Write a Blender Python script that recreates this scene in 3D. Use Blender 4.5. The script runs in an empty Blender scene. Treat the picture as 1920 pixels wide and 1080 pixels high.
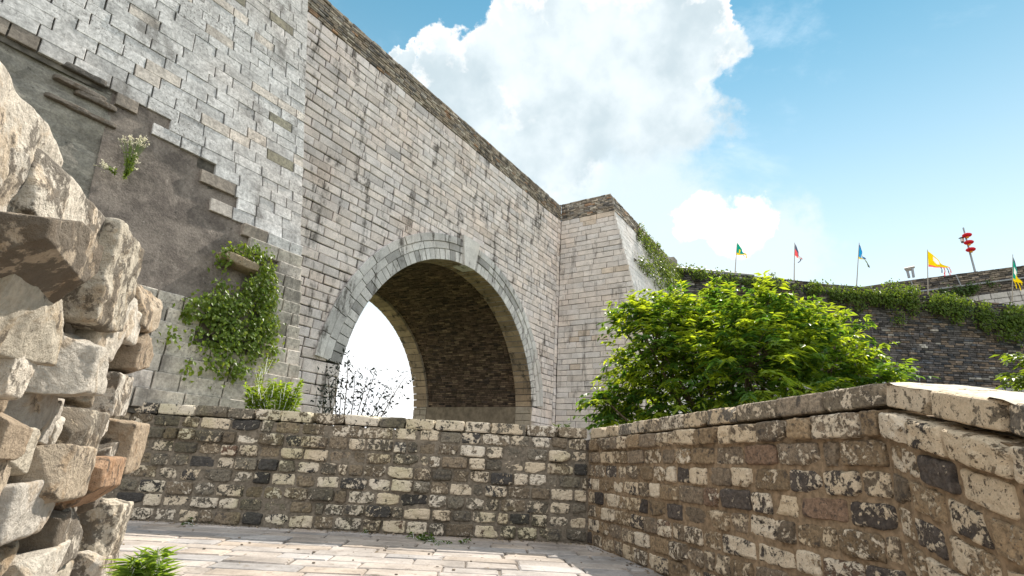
import bpy, math, random
import numpy as np
from mathutils import Matrix, Vector
R = math.radians
random.seed(7); RNG = np.random.default_rng(7)
SC = bpy.context.scene
COL = SC.collection

# ------------------------------------------------------------------ camera
EYE = np.array([0, 0, .9]); FPX = 1002.
TILT = R(17.85); ROLL = math.atan(.058)
_r0 = np.array([1, 0, 0.]); _u0 = np.array([0, -math.sin(TILT), math.cos(TILT)])
FWD = np.array([0, math.cos(TILT), math.sin(TILT)])
RT = math.cos(ROLL)*_r0 + math.sin(ROLL)*_u0
UP = math.cos(ROLL)*_u0 - math.sin(ROLL)*_r0
cam = bpy.data.cameras.new('camera'); camo = bpy.data.objects.new('camera', cam); COL.objects.link(camo)
cam.sensor_width = 36; cam.lens = FPX/1920*36; cam.clip_start = .05; cam.clip_end = 3000
m = Matrix.Identity(4)
for i in range(3):
    m[i][0] = RT[i]; m[i][1] = UP[i]; m[i][2] = -FWD[i]; m[i][3] = EYE[i]
camo.matrix_world = m
SC.camera = camo

# ------------------------------------------------------------------ light
SUN_AZ, SUN_EL = R(26), R(49.5)
SC.view_settings.view_transform = 'Standard'; SC.view_settings.look = 'None'
SC.view_settings.gamma = 1; SC.view_settings.exposure = .87
SC.cycles.max_bounces = 8; SC.cycles.diffuse_bounces = 5; SC.cycles.transparent_max_bounces = 12
sd = np.array([math.sin(SUN_AZ)*math.cos(SUN_EL), math.cos(SUN_AZ)*math.cos(SUN_EL), math.sin(SUN_EL)])
sl = bpy.data.lights.new('sun', 'SUN'); sl.energy = 4.6; sl.angle = R(.6); sl.color = (1, .93, .82)
so = bpy.data.objects.new('sun', sl); COL.objects.link(so)
so.rotation_euler = Vector(sd).to_track_quat('Z', 'Y').to_euler()

def pdir(x, y):
    d = FWD*FPX + RT*(x-960) + UP*(540-y)
    return d/np.linalg.norm(d)

def N(nt, t, **kw):
    n = nt.nodes.new(t)
    for k, v in kw.items():
        if k.startswith('i_'):
            n.inputs[int(k[2:])].default_value = v
        else: setattr(n, k, v)
    return n
def math_(nt, op, a, b=None, clamp=False, c=None):
    n = nt.nodes.new('ShaderNodeMath'); n.operation = op; n.use_clamp = clamp
    for i, v in enumerate((a, b, c)):
        if v is None: continue
        if isinstance(v, (int, float)): n.inputs[i].default_value = v
        else: nt.links.new(v, n.inputs[i])
    return n.outputs[0]
def vmath(nt, op, a, b=None, scale=None):
    n = nt.nodes.new('ShaderNodeVectorMath'); n.operation = op
    for i, v in enumerate((a, b)):
        if v is None: continue
        if isinstance(v, (tuple, list, np.ndarray)): n.inputs[i].default_value = tuple(v)
        else: nt.links.new(v, n.inputs[i])
    if scale is not None:
        if isinstance(scale, (int, float)): n.inputs['Scale'].default_value = scale
        else: nt.links.new(scale, n.inputs['Scale'])
    return n.outputs[1] if op in ('DISTANCE', 'DOT_PRODUCT', 'LENGTH') else n.outputs[0]
def mix(nt, fac, a, b, mode='MIX'):
    n = nt.nodes.new('ShaderNodeMix'); n.data_type = 'RGBA'; n.blend_type = mode
    for i, v in ((0, fac), (6, a), (7, b)):
        if isinstance(v, (int, float)): n.inputs[i].default_value = v
        elif isinstance(v, (tuple, list)): n.inputs[i].default_value = (*v[:3], 1)
        else: nt.links.new(v, n.inputs[i])
    return n.outputs[2]
def ss(nt, v, a, b, lo=0., hi=1.):
    n = nt.nodes.new('ShaderNodeMapRange'); n.interpolation_type = 'SMOOTHSTEP'
    nt.links.new(v, n.inputs[0]); n.inputs[1].default_value = a; n.inputs[2].default_value = b
    n.inputs[3].default_value = lo; n.inputs[4].default_value = hi
    return n.outputs[0]
def noise(nt, vec, scale, detail=4, rough=.55, dist=0., typ=None):
    n = nt.nodes.new('ShaderNodeTexNoise'); n.inputs['Scale'].default_value = scale
    n.inputs['Detail'].default_value = detail; n.inputs['Roughness'].default_value = rough
    n.inputs['Distortion'].default_value = dist
    if vec is not None: nt.links.new(vec, n.inputs['Vector'])
    return n.outputs[0], n.outputs[1]

def build_world():
    w = bpy.data.worlds.new("World"); SC.world = w; w.use_nodes = True
    nt = w.node_tree; nt.nodes.clear()
    out = N(nt, 'ShaderNodeOutputWorld'); bg = N(nt, 'ShaderNodeBackground')
    nt.links.new(bg.outputs[0], out.inputs[0])
    sky = N(nt, 'ShaderNodeTexSky'); sky.sky_type = 'NISHITA'; sky.sun_disc = False
    sky.sun_elevation = SUN_EL; sky.sun_rotation = SUN_AZ; sky.air_density = 1.0; sky.dust_density = 0.; sky.ozone_density = 2.2
    tc = N(nt, 'ShaderNodeTexCoord'); D = tc.outputs['Generated']
    base = mix(nt, 1., sky.outputs[0], (.72, 1.24, 1.0), 'MULTIPLY')
    # pale air low over the horizon
    sx = N(nt, 'ShaderNodeSeparateXYZ'); nt.links.new(D, sx.inputs[0])
    low = ss(nt, sx.outputs[2], .10, .86, 1., 0.)
    low = math_(nt, 'POWER', low, 1.5)
    base = mix(nt, low, base, (6.7, 7.35, 7.65))
    base = mix(nt, ss(nt, sx.outputs[2], .05, .30, 1., 0.), base, (9.4, 9.3, 9.2))
    # cumulus: soft balls of direction, edges broken by fractal noise
    n1 = noise(nt, D, 7., 9, .60)[1]
    off = vmath(nt, 'SCALE', vmath(nt, 'SUBTRACT', n1, (.5, .5, .5)), None, .20)
    n2 = noise(nt, D, 26., 7, .62)[1]
    off2 = vmath(nt, 'SCALE', vmath(nt, 'SUBTRACT', n2, (.5, .5, .5)), None, .06)
    W = vmath(nt, 'ADD', D, vmath(nt, 'ADD', off, off2))
    blobs = [(1200, 110, 60), (1110, 90, 110), (768, 112, 34), (835, 160, 80), (930, 120, 95), (985, 50, 90), (1040, 150, 150), (1075, 10, 62), (1235, 60, 95),
             (1295, 90, 92), (1320, 20, 60), (1180, 180, 170), (1275, 190, 100), (1040, 270, 150), (880, 230, 90)]
    small = [(1318, 412, 50), (1400, 416, 56), (1355, 432, 52), (1282, 432, 34), (1435, 420, 30)]
    smooth = [(1180, 340, 150), (1000, 330, 140), (1080, 400, 160), (1260, 500, 130), (1380, 480, 130), (1240, 400, 120), (1480, 480, 90)]
    acc = None; W0 = vmath(nt, 'ADD', D, vmath(nt, 'ADD', vmath(nt, 'SCALE', off, None, .45), off2))
    def field(lst, WW, sm):
        acc = None
        for x, y, r in lst:
            c = pdir(x, y); rr = r/FPX*float(c @ FWD); dd = vmath(nt, 'DISTANCE', WW, tuple(c))
            v = math_(nt, 'MULTIPLY_ADD', dd, -1./rr, c=1.)
            acc = v if acc is None else math_(nt, 'SMOOTH_MAX', acc, v, c=sm)
        return acc
    fs_ = field(small, W0, .1); fm_ = field(smooth, W, .3)
    for x, y, r in blobs:
        c = pdir(x, y); cos = float(c @ FWD)
        rr = r/FPX*cos*1.0
        dd = vmath(nt, 'DISTANCE', W, tuple(c))
        v = math_(nt, 'MULTIPLY_ADD', dd, -1./rr, c=1.)
        acc = v if acc is None else math_(nt, 'SMOOTH_MAX', acc, v, c=.12)
    # clouds added out of view, beside and behind the viewer, to fill the shade
    for az, el, r in ((120, 35, .3), (150, 50, .45), (185, 30, .5), (215, 55, .45), (250, 30, .4), (285, 45, .35), (200, 80, .3), (160, 15, .35), (95, 60, .25)):
        a, e = R(az), R(el); c = (math.sin(a)*math.cos(e), math.cos(a)*math.cos(e), math.sin(e))
        dd = vmath(nt, 'DISTANCE', W, c)
        acc = math_(nt, 'SMOOTH_MAX', acc, math_(nt, 'MULTIPLY_ADD', dd, -1./r, c=1.), c=.15)
    wdt = ss(nt, sx.outputs[2], .42, .72, .75, .13)
    alpha = ss(nt, math_(nt, 'DIVIDE', acc, wdt), .0, 1.)
    n3 = noise(nt, D, 9., 8, .6)[0]
    core = ss(nt, math_(nt, 'ADD', acc, math_(nt, 'MULTIPLY', math_(nt, 'SUBTRACT', n3, .5), 1.5)),   -.02, .42)
    rear_fill = ss(nt, sx.outputs[1], -.35, .1, 2.3, 1.)  # unseen clouds behind the viewer boosted to lift the shaded walls
    n5 = noise(nt, D, 11., 8, .52)[0]
    ccol = mix(nt, core, (8.0, 7.9, 7.8), mix(nt, ss(nt, n5, .3, .7), (4.3, 5.1, 5.5), (6.2, 6.8, 7.05)))
    ccol = mix(nt, 1., vmath(nt, 'SCALE', ccol, None, rear_fill), mix(nt, ss(nt, sx.outputs[1], -.3, .0), (1.07, .975, .945), (1., 1., 1.)), 'MULTIPLY')  # added rear clouds tinted warm to warm the shade
    # torn veils
    n4 = noise(nt, vmath(nt, 'MULTIPLY', D, (1., 1., 2.2)), 2.6, 8, .62, .6)[0]
    veil = math_(nt, 'MULTIPLY', ss(nt, n4, .50, .78), .55)
    base = mix(nt, veil, base, (6.6, 7.6, 8.4))
    
    base = mix(nt, math_(nt, 'MULTIPLY', ss(nt, fm_, -.1, .5), .8), base, (5.9, 6.65, 7.0))
    base = mix(nt, ss(nt, fs_, -.02, .26), base, (8.6, 8.45, 8.3))
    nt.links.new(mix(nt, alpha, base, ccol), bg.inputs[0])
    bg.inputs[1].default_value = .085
build_world()

# ------------------------------------------------------------------ helpers
Zv = np.array([0, 0, 1.])
AZ0 = R(33.61)
DV = np.array([math.sin(AZ0), math.cos(AZ0), 0]); NV = np.array([math.cos(AZ0), -math.sin(AZ0), 0])
CRN = np.array([30*math.sin(R(5.3)), 30*math.cos(R(5.3)), 0])     # foot of the inner corner of the great wall

def hit(x, y, P, Nn):
    d = pdir(x, y); t = ((np.array(P)-EYE) @ Nn)/(d @ Nn); return EYE + d*t
def at(x, y, dist):                       # point on the pixel's ray at a horizontal distance
    d = pdir(x, y); return EYE + d*(dist/math.hypot(d[0], d[1]))

class MB:
    def __init__(s): s.v = []; s.f = []; s.n = 0; s.c = []; s.r = []; s.m = []; s.sz = []
    def add(s, v, f, col=(1, 1, 1), rnd=(0, 0, 0), mat=0):
        v = np.asarray(v, float).reshape(-1, 3); f = np.asarray(f, int); k = f.shape[1]
        s.v.append(v); s.f.append((f+s.n).ravel()); s.sz.append(np.full(len(f), k)); s.n += len(v)
        c = np.asarray(col, float); s.c.append(np.tile(c, (len(f), 1)) if c.ndim == 1 else c)
        q = np.asarray(rnd, float); s.r.append(np.tile(q, (len(f), 1)) if q.ndim == 1 else q)
        s.m.append(np.full(len(f), mat))
    def build(s, name, mats, parent=None, loc=None, smooth=False):
        V = np.concatenate(s.v)
        if loc is None:
            loc = np.array([(V[:, 0].min()+V[:, 0].max())/2, (V[:, 1].min()+V[:, 1].max())/2, V[:, 2].min()])
        loc = np.asarray(loc, float)
        F = np.concatenate(s.f); S = np.concatenate(s.sz)
        me = bpy.data.meshes.new(name)
        me.vertices.add(len(V)); me.vertices.foreach_set('co', (V-loc).astype(np.float32).ravel())
        me.loops.add(len(F)); me.loops.foreach_set('vertex_index', F.astype(np.int32))
        me.polygons.add(len(S)); st = np.concatenate([[0], np.cumsum(S)[:-1]])
        me.polygons.foreach_set('loop_start', st.astype(np.int32)); me.polygons.foreach_set('loop_total', S.astype(np.int32))
        me.polygons.foreach_set('material_index', np.concatenate(s.m).astype(np.int32))
        me.polygons.foreach_set('use_smooth', np.full(len(S), smooth))
        me.update(calc_edges=True)
        for nm, arr in (('tint', s.c), ('rnd', s.r)):
            a = me.attributes.new(nm, 'FLOAT_COLOR', 'FACE'); A = np.concatenate(arr)
            a.data.foreach_set('color', np.concatenate([A, np.ones((len(A), 1))], 1).astype(np.float32).ravel())
        for mt in (mats if isinstance(mats, (list, tuple)) else [mats]): me.materials.append(mt)
        o = bpy.data.objects.new(name, me); COL.objects.link(o)
        if parent is not None:
            o.parent = parent; o.location = loc - wloc(parent)
        else: o.location = loc
        return o
def wloc(o):
    p = np.array(o.location[:])
    while o.parent is not None: o = o.parent; p = p+np.array(o.location[:])
    return p
def empty(name, loc, label, cat, group=None):
    o = bpy.data.objects.new(name, None); COL.objects.link(o); o.location = tuple(float(q) for q in loc); o.empty_display_size = .2
    return tag(o, label, cat, group)
def tag(o, label, cat, group=None):
    o['label'] = label; o['category'] = cat
    if group: o['group'] = group
    return o
def struct(o): o['kind'] = 'structure'; return o

# vectorised value noise
_tab = RNG.random((32, 32, 32))
def rk(c, a, b):
    k = random.uniform(a, b); return tuple(k*x for x in c)
def vnoise(p):
    i = np.floor(p).astype(int); f = p-i; f = f*f*(3-2*f); o = 0
    for dx in (0, 1):
        for dy in (0, 1):
            for dz in (0, 1):
                w = (f[:, 0] if dx else 1-f[:, 0])*(f[:, 1] if dy else 1-f[:, 1])*(f[:, 2] if dz else 1-f[:, 2])
                o = o + w*_tab[(i[:, 0]+dx) % 32, (i[:, 1]+dy) % 32, (i[:, 2]+dz) % 32]
    return o*2-1
def fbm(p, oct=4):
    a = 1.; s = 0
    for k in range(oct): s = s + a*vnoise(p*(2.03**k)+k*7.3); a *= .5
    return s

_cube = {}
def cube_grid(n):
    if n in _cube: return _cube[n]
    key = {}; vs = []; fs = []
    def vid(p):
        k = tuple(np.round(p, 6))
        if k not in key: key[k] = len(vs); vs.append(p)
        return key[k]
    g = np.linspace(-1, 1, n+1)
    for ax in range(3):
        a, b = [(1, 2), (2, 0), (0, 1)][ax]
        for s in (-1, 1):
            for i in range(n):
                for j in range(n):
                    q = []
                    for (ii, jj) in ((i, j), (i+1, j), (i+1, j+1), (i, j+1)):
                        p = np.zeros(3); p[ax] = s; p[a] = g[ii]; p[b] = g[jj]; q.append(vid(p))
                    fs.append(q if s > 0 else q[::-1])
    _cube[n] = (np.array(vs), np.array(fs)); return _cube[n]

def rock(mb, c, ax, half, n=6, power=8., rough=.05, chips=0, chip=.8, col=(1, 1, 1), rnd=(0, 0, 0), mat=0, freq=2., taper=0.):
    """rounded, chipped block: c centre, ax 3x3 rows = axes, half sizes"""
    V, F = cube_grid(n); p = V.copy()
    L = (np.abs(p)**power).sum(1)**(1/power); p = p/L[:, None]*1.0
    for k in range(chips):
        d = RNG.normal(size=3); d /= np.linalg.norm(d); h = chip*(1+.35*RNG.random())*np.abs(d).sum()**.5
        t = p @ d - h*.92; p = p - np.maximum(t, 0)[:, None]*d
    if taper: p[:, :2] *= (1 - taper*(p[:, 2:3]*.5+.5))
    s = np.asarray(half, float); q = p*s; seed = RNG.random(3)*30
    nz = fbm(q*(freq/s.max())+seed, 5)
    nrm = p/np.linalg.norm(p, axis=1)[:, None]
    q = q + nrm*(nz*rough*s.min())[:, None]
    mb.add(np.asarray(c)+q @ np.asarray(ax), F, col, rnd, mat)

def boxm(mb, c, ax, half, col=(1, 1, 1), rnd=(0, 0, 0), mat=0):
    V, F = cube_grid(1); mb.add(np.asarray(c)+(V*np.asarray(half)) @ np.asarray(ax), F, col, rnd, mat)
I3 = np.eye(3)

def tube(mb, pts, rad, seg=6, col=(1, 1, 1), mat=0):
    pts = np.asarray(pts, float); n = len(pts)
    rad = np.full(n, rad) if np.isscalar(rad) else np.asarray(rad)
    t = np.gradient(pts, axis=0); t /= np.linalg.norm(t, axis=1)[:, None]+1e-9
    ref = np.array([.3, .2, 1.]) if abs(t[0][2]) < .9 else np.array([1., .1, 0])
    a = np.cross(t, ref); a /= np.linalg.norm(a, axis=1)[:, None]; b = np.cross(t, a)
    th = np.linspace(0, 2*math.pi, seg, endpoint=False)
    V = pts[:, None]+rad[:, None, None]*(np.cos(th)[None, :, None]*a[:, None]+np.sin(th)[None, :, None]*b[:, None])
    V = V.reshape(-1, 3); F = []
    for i in range(n-1):
        for j in range(seg):
            k = (j+1) % seg; F.append((i*seg+j, i*seg+k, (i+1)*seg+k, (i+1)*seg+j))
    mb.add(V, F, col, (0, 0, 0), mat)
    for e in (0, n-1):
        cidx = V[e*seg:(e+1)*seg]; cc = cidx.mean(0)
        mb.add(np.vstack([cidx, cc]), [(j, (j+1) % seg, seg) for j in range(seg)], col, (0, 0, 0), mat)

def block(mb, fn, u0, u1, v0, v1, w, back, ch, jit, col, rnd, mat=0):
    J = lambda: (random.random()-.5)*2*jit
    o = [(u0+J(), v0+J()), (u1+J(), v0+J()), (u1+J(), v1+J()), (u0+J(), v1+J())]
    c = [(ch, ch), (-ch, ch), (-ch, -ch), (ch, -ch)]
    P = []
    for k in range(4): P.append((o[k][0]+c[k][0]*(1+random.random()), o[k][1]+c[k][1]*(1+random.random()), w+J()*.6))
    for k in range(4): P.append((o[k][0], o[k][1], w-ch*1.3))
    for k in range(4): P.append((o[k][0], o[k][1], back))
    F = [(0, 1, 2, 3)]
    for k in range(4):
        j = (k+1) % 4; F.append((4+k, 4+j, j, k)); F.append((8+k, 8+j, 4+j, 4+k))
    mb.add(fn(np.array(P)), F, col, rnd, mat)

def courses(mb, fn, v0, v1, pitch, span, lmin, lmax, gap, colf, ch=.012, jit=.006, wj=.012, back=-.07, skip=None, woff=None, mat=0):
    """lay blocks course by course; span(va, vb) gives a list of (u0, u1)"""
    v = v0
    while v < v1-pitch*.4:
        ph = pitch*random.uniform(.9, 1.1); vb = min(v+ph, v1)
        if v1-vb < pitch*.4: vb = v1
        for (a, b) in span(v, vb):
            if b-a < .08: continue
            u = a; first = True
            while u < b-1e-6:
                L = random.uniform(lmin, lmax)*(random.uniform(.3, 1.) if first else 1); first = False
                e = u+L
                if b-e < lmin*.6: e = b
                um, vm = (u+e)/2, (v+vb)/2
                if not (skip and skip(um, vm)):
                    w = (woff(um, vm) if woff else 0)+random.uniform(-wj, wj)
                    block(mb, fn, u+gap/2, e-gap/2, v+gap/2, vb-gap/2, w, back+(woff(um, vm) if woff else 0), ch, jit, colf(um, vm), (random.random(), random.random(), random.random()), mat)
                u = e
        v = vb

def frame(o, u, v, w):
    M = np.array([u, v, w]); o = np.asarray(o, float)
    return lambda P: o+np.asarray(P) @ M
def sheet(mb, fn, us, vs, wf=None, col=(1, 1, 1), mat=0, skip=None):
    U, Vv = np.meshgrid(us, vs, indexing='ij'); Wd = wf(U.ravel(), Vv.ravel()) if wf else np.zeros(U.size)
    P = np.stack([U.ravel(), Vv.ravel(), Wd], 1); nu, nv = len(us), len(vs); F = []
    for i in range(nu-1):
        for j in range(nv-1):
            if skip and skip((us[i]+us[i+1])/2, (vs[j]+vs[j+1])/2): continue
            F.append((i*nv+j, (i+1)*nv+j, (i+1)*nv+j+1, i*nv+j+1))
    mb.add(fn(P), F, col, (0, 0, 0), mat)

# ------------------------------------------------------------------ materials
def mat(name, rough=.9):
    mt = bpy.data.materials.new(name); mt.use_nodes = True; nt = mt.node_tree
    b = nt.nodes['Principled BSDF']; b.inputs['Roughness'].default_value = rough
    b.inputs['Specular IOR Level'].default_value = .25
    return mt, nt, b
def attr(nt, n='tint'):
    a = nt.nodes.new('ShaderNodeAttribute'); a.attribute_name = n; return a.outputs['Color']
def pos(nt): return nt.nodes.new('ShaderNodeNewGeometry').outputs['Position']
def bump(nt, b, h, strength=.4, dist=.02):
    n = nt.nodes.new('ShaderNodeBump'); n.inputs['Strength'].default_value = strength; n.inputs['Distance'].default_value = dist
    nt.links.new(h, n.inputs['Height']); nt.links.new(n.outputs[0], b.inputs['Normal'])
def sep(nt, c):
    s = nt.nodes.new('ShaderNodeSeparateColor'); nt.links.new(c, s.inputs[0]); return s.outputs

def m_ashlar(name, speck=.35, stain=.5, dark=(.07, .06, .05), pit=.3, fs=26., weather=.3, drip=0.):
    mt, nt, b = mat(name, .92); P = pos(nt); col = attr(nt); r = sep(nt, attr(nt, 'rnd'))
    Ps = vmath(nt, 'ADD', P, vmath(nt, 'SCALE', attr(nt, 'rnd'), None, 9.))
    f = noise(nt, P, fs, 6, .7)[0]; g = noise(nt, Ps, 1.9, 5, .6)[0]
    k = math_(nt, 'MULTIPLY_ADD', ss(nt, f, .30, .72), speck, c=1-speck*.5)
    k = math_(nt, 'MULTIPLY', k, ss(nt, g, .25, .75, 1-weather*.55, 1+weather*.3))
    c = vmath(nt, 'SCALE', col, None, k)
    # black pits and lichen
    p = noise(nt, P, fs*1.6, 4, .75)[0]; big = noise(nt, P, .8, 4, .6)[0]
    pm = math_(nt, 'MULTIPLY', ss(nt, math_(nt, 'ADD', p, math_(nt, 'MULTIPLY', math_(nt, 'SUBTRACT', big, .5), .35)), .60, .68), pit)
    c = mix(nt, pm, c, dark)
    # rain stains, long downwards
    st = noise(nt, vmath(nt, 'MULTIPLY', P, (1.6, 1.6, .35)), 1.3, 6, .68, .3)[0]
    st2 = noise(nt, P, 3.5, 5, .7)[0]
    sm = math_(nt, 'MULTIPLY', ss(nt, math_(nt, 'MULTIPLY_ADD', st2, .35, c=math_(nt, 'MULTIPLY', st, .8)), .585, .73), stain)
    c = mix(nt, sm, c, dark)
    if drip:      # lime running out of the joints
        dn = noise(nt, vmath(nt, 'MULTIPLY', P, (1.5, 1.5, .16)), 1.1, 5, .7, .2)[0]
        c = mix(nt, math_(nt, 'MULTIPLY', ss(nt, dn, .655, .69), drip), c, (.42, .42, .42))
    warm = noise(nt, P, .45, 3, .5)[0]
    c = mix(nt, math_(nt, 'MULTIPLY', ss(nt, warm, .45, .7), .35), c, mix(nt, 1., c, (1.06, .93, .84), 'MULTIPLY'))
    nt.links.new(c, b.inputs['Base Color'])
    bump(nt, b, math_(nt, 'ADD', f, math_(nt, 'MULTIPLY', pm, -1.)), .55, .025)
    return mt
ASH = m_ashlar('main_limestone', stain=.9, pit=.4, speck=.3, weather=.4)
TWR = m_ashlar('tower_limestone', speck=.6, stain=.65, pit=.8, fs=17., weather=.6, dark=(.11, .10, .09))
PIER = m_ashlar('pier_limestone', stain=.55, pit=.2, speck=.2)
CAPM = m_ashlar('cap_brick', speck=.5, stain=.6, pit=.5, fs=9., dark=(.04, .037, .035), weather=.8)
FARM = m_ashlar('far_brick', speck=.5, stain=.5, drip=.55, pit=.4, fs=5., dark=(.02, .02, .021), weather=.9)
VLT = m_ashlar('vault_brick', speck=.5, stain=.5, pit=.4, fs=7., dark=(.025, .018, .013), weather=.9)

def m_simple(name, col, rough=.9, var=.3, scale=8., bs=.3, bd=.02, metallic=0.):
    mt, nt, b = mat(name, rough); f = noise(nt, pos(nt), scale, 6, .65)[0]
    k = ss(nt, f, .3, .7, 1-var, 1+var)
    a = nt.nodes.new('ShaderNodeRGB'); a.outputs[0].default_value = (*col, 1)
    nt.links.new(vmath(nt, 'SCALE', a.outputs[0], None, k), b.inputs['Base Color']); b.inputs['Metallic'].default_value = metallic
    if bs: bump(nt, b, f, bs, bd)
    return mt
def m_tint(name, rough=.8, sheen=0., tt=(1., 1., 1.), trans=0., bs=.2, scale=60., var=.15):
    mt, nt, b = mat(name, rough); f = noise(nt, pos(nt), scale, 4, .6)[0]
    c = vmath(nt, 'SCALE', attr(nt), None, ss(nt, f, .3, .7, 1-var, 1+var))
    nt.links.new(c, b.inputs['Base Color'])
    if bs: bump(nt, b, f, bs, .003)
    if trans:
        tr = nt.nodes.new('ShaderNodeBsdfTranslucent'); mx = nt.nodes.new('ShaderNodeMixShader'); mx.inputs[0].default_value = trans
        nt.links.new(mix(nt, 1., c, tt, 'MULTIPLY'), tr.inputs[0])
        nt.links.new(b.outputs[0], mx.inputs[1]); nt.links.new(tr.outputs[0], mx.inputs[2])
        nt.links.new(mx.outputs[0], nt.nodes['Material Output'].inputs[0])
    return mt
LEAF = m_tint('leaf', .42, tt=(2.6, 2.3, .8), trans=.5, bs=0)
BARK = m_simple('bark', (.10, .075, .05), .95, .4, 30., .6)
CLOTH = m_tint('cloth', .8, trans=.35, bs=0, var=.06, scale=20.)
PAINT = m_tint('paint', .45, bs=0, var=.05)
METAL = m_simple('grey_metal', (.28, .29, .31), .5, .15, 20., .1)
MORT = m_simple('wall_mortar', (.13, .12, .105), .95, .45, 6.)
DARKM = m_simple('dark_joint', (.028, .024, .021), .95, .5, 5.)
CONC = m_simple('vault_plaster', (.21, .165, .12), .95, .3, 3.)

def m_lowbrick(name, lime=(.70, .61, .49), moss=0.):
    mt, nt, b = mat(name, .93); P = pos(nt); col = attr(nt); rr = sep(nt, attr(nt, 'rnd'))
    Po = vmath(nt, 'ADD', P, vmath(nt, 'SCALE', attr(nt, 'rnd'), None, 7.))
    f = noise(nt, Po, 42., 6, .7)[0]; g = noise(nt, Po, 13., 7, .7, .5)[0]
    c = vmath(nt, 'SCALE', col, None, ss(nt, f, .25, .75, .55, 1.45))
    c = mix(nt, ss(nt, noise(nt, Po, 14., 5, .7)[0], .52, .66, 0., .75), c, (.035, .033, .034))
    h = math_(nt, 'ADD', math_(nt, 'MULTIPLY_ADD', f, .34, c=math_(nt, 'MULTIPLY', g, .8)), math_(nt, 'MULTIPLY', rr[0], .30))
    lm = ss(nt, h, .725, .765)
    lc = mix(nt, ss(nt, noise(nt, Po, 60., 4, .7)[0], .3, .7), vmath(nt, 'SCALE', (lime), None, .72), lime)
    lc = mix(nt, 1., lc, mix(nt, rr[1], (1.08, 1.06, 1.03), (.96, .87, .74)), 'MULTIPLY')
    c = mix(nt, lm, c, lc)
    # flaked-off spots inside the lime
    c = mix(nt, math_(nt, 'MULTIPLY', ss(nt, noise(nt, Po, 60., 4, .7)[0], .58, .63), .8), c, (.05, .043, .04))
    if moss:
        mg = ss(nt, noise(nt, P, 1.1, 5, .6)[0], .44, .62, 0., moss)
        c = mix(nt, mg, c, mix(nt, 1., c, (.62, .68, .42), 'MULTIPLY'))
    nt.links.new(c, b.inputs['Base Color'])
    bump(nt, b, math_(nt, 'ADD', math_(nt, 'MULTIPLY', lm, .5), f), 1., .010)
    return mt
LBR = m_lowbrick('lime_washed_brick', moss=0.)
LBF = m_lowbrick('mossy_lime_brick', lime=(.66, .60, .51), moss=.4)
LMORT = m_simple('sandy_mortar', (.25, .18, .115), .95, .35, 25., .7, .01)
LMORTF = m_simple('grey_mortar', (.155, .13, .10), .95, .4, 25., .7, .01)

def m_rubble():
    mt, nt, b = mat('rubble_stone', .9); P = pos(nt); col = attr(nt); rr = sep(nt, attr(nt, 'rnd'))
    Po = vmath(nt, 'ADD', P, vmath(nt, 'SCALE', attr(nt, 'rnd'), None, 5.))
    f = noise(nt, Po, 38., 8, .7)[0]; g = noise(nt, Po, 7., 7, .68, .6)[0]; q = noise(nt, Po, 15., 6, .72)[0]
    c = vmath(nt, 'SCALE', col, None, ss(nt, f, .25, .75, .72, 1.22))
    c = mix(nt, ss(nt, g, .50, .60, 0., .45), c, mix(nt, 1., c, (.80, .62, .42), 'MULTIPLY'))
    dk = ss(nt, math_(nt, 'ADD', math_(nt, 'MULTIPLY_ADD', g, .35, c=math_(nt, 'MULTIPLY', q, .75)), math_(nt, 'MULTIPLY', rr[0], .14)), .66, .71)
    c = mix(nt, math_(nt, 'MULTIPLY', dk, .8), c, (.085, .07, .055))
    nt.links.new(c, b.inputs['Base Color'])
    hh = math_(nt, 'ADD', math_(nt, 'MULTIPLY', f, .9), math_(nt, 'ADD', math_(nt, 'MULTIPLY', g, 1.6), math_(nt, 'MULTIPLY', q, 1.)))
    bump(nt, b, hh, .9, .018)
    return mt
RUB = m_rubble()
def m_pave():
    mt, nt, b = mat('paving_brick', .85); P = pos(nt)
    f = noise(nt, P, 30., 6, .7)[0]; g = noise(nt, P, 2.2, 5, .6)[0]
    c = vmath(nt, 'SCALE', attr(nt), None, math_(nt, 'MULTIPLY', ss(nt, f, .3, .7, .85, 1.1), ss(nt, g, .3, .7, .70, 1.15)))
    c = mix(nt, ss(nt, noise(nt, P, 9., 6, .7)[0], .56, .66, 0., .6), c, (.14, .11, .085))
    nt.links.new(c, b.inputs['Base Color']); bump(nt, b, f, .5, .006)
    return mt
PAVE = m_pave()

# ------------------------------------------------------------------ ground
mb = MB(); sheet(mb, frame((0, 0, -.25), (1, 0, 0), (0, 1, 0), (0, 0, 1)), np.linspace(-1500, 1500, 13), np.linspace(-1500, 1500, 13))
struct(mb.build('ground', m_simple('earth', (.13, .14, .07), .95, .4, .6), loc=(0, 0, -.25)))

FW0 = np.array([-4.23, 6.81, 0]); FW1 = np.array([1.07, 7.0, 0])
RDG = np.array([2.07, 2.98, 0])
def unit(a): a = np.asarray(a, float); return a/np.linalg.norm(a)
FU = unit(FW1-FW0); FN = np.array([FU[1], -FU[0], 0])              # outward = toward viewer
# paving inside the court
mb = MB()
def pcol(u, v):
    k = random.uniform(.84, 1.08); t = random.uniform(-.02, .02)
    return (.36*k+t, .318*k, .285*k-t)
pf = frame(FW1, FU, -FN, (0, 0, 1))       # u along wall, v away from viewer
courses(mb, pf, -7.2, 0., .235, lambda a, b: [(-8.5+random.uniform(-.3, 0), .2+min(0., a)*-.26)],   .38, .75, .016, pcol, ch=.008, jit=.007, wj=.005, back=-.05)
sheet(mb, frame(FW1, FU, -FN, (0, 0, 1)), [-9, 3], [-9, .1], lambda a, b: a*0-.016, col=(.17, .14, .115))
struct(mb.build('pavement', PAVE, loc=(0, 0, 0)))

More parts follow.
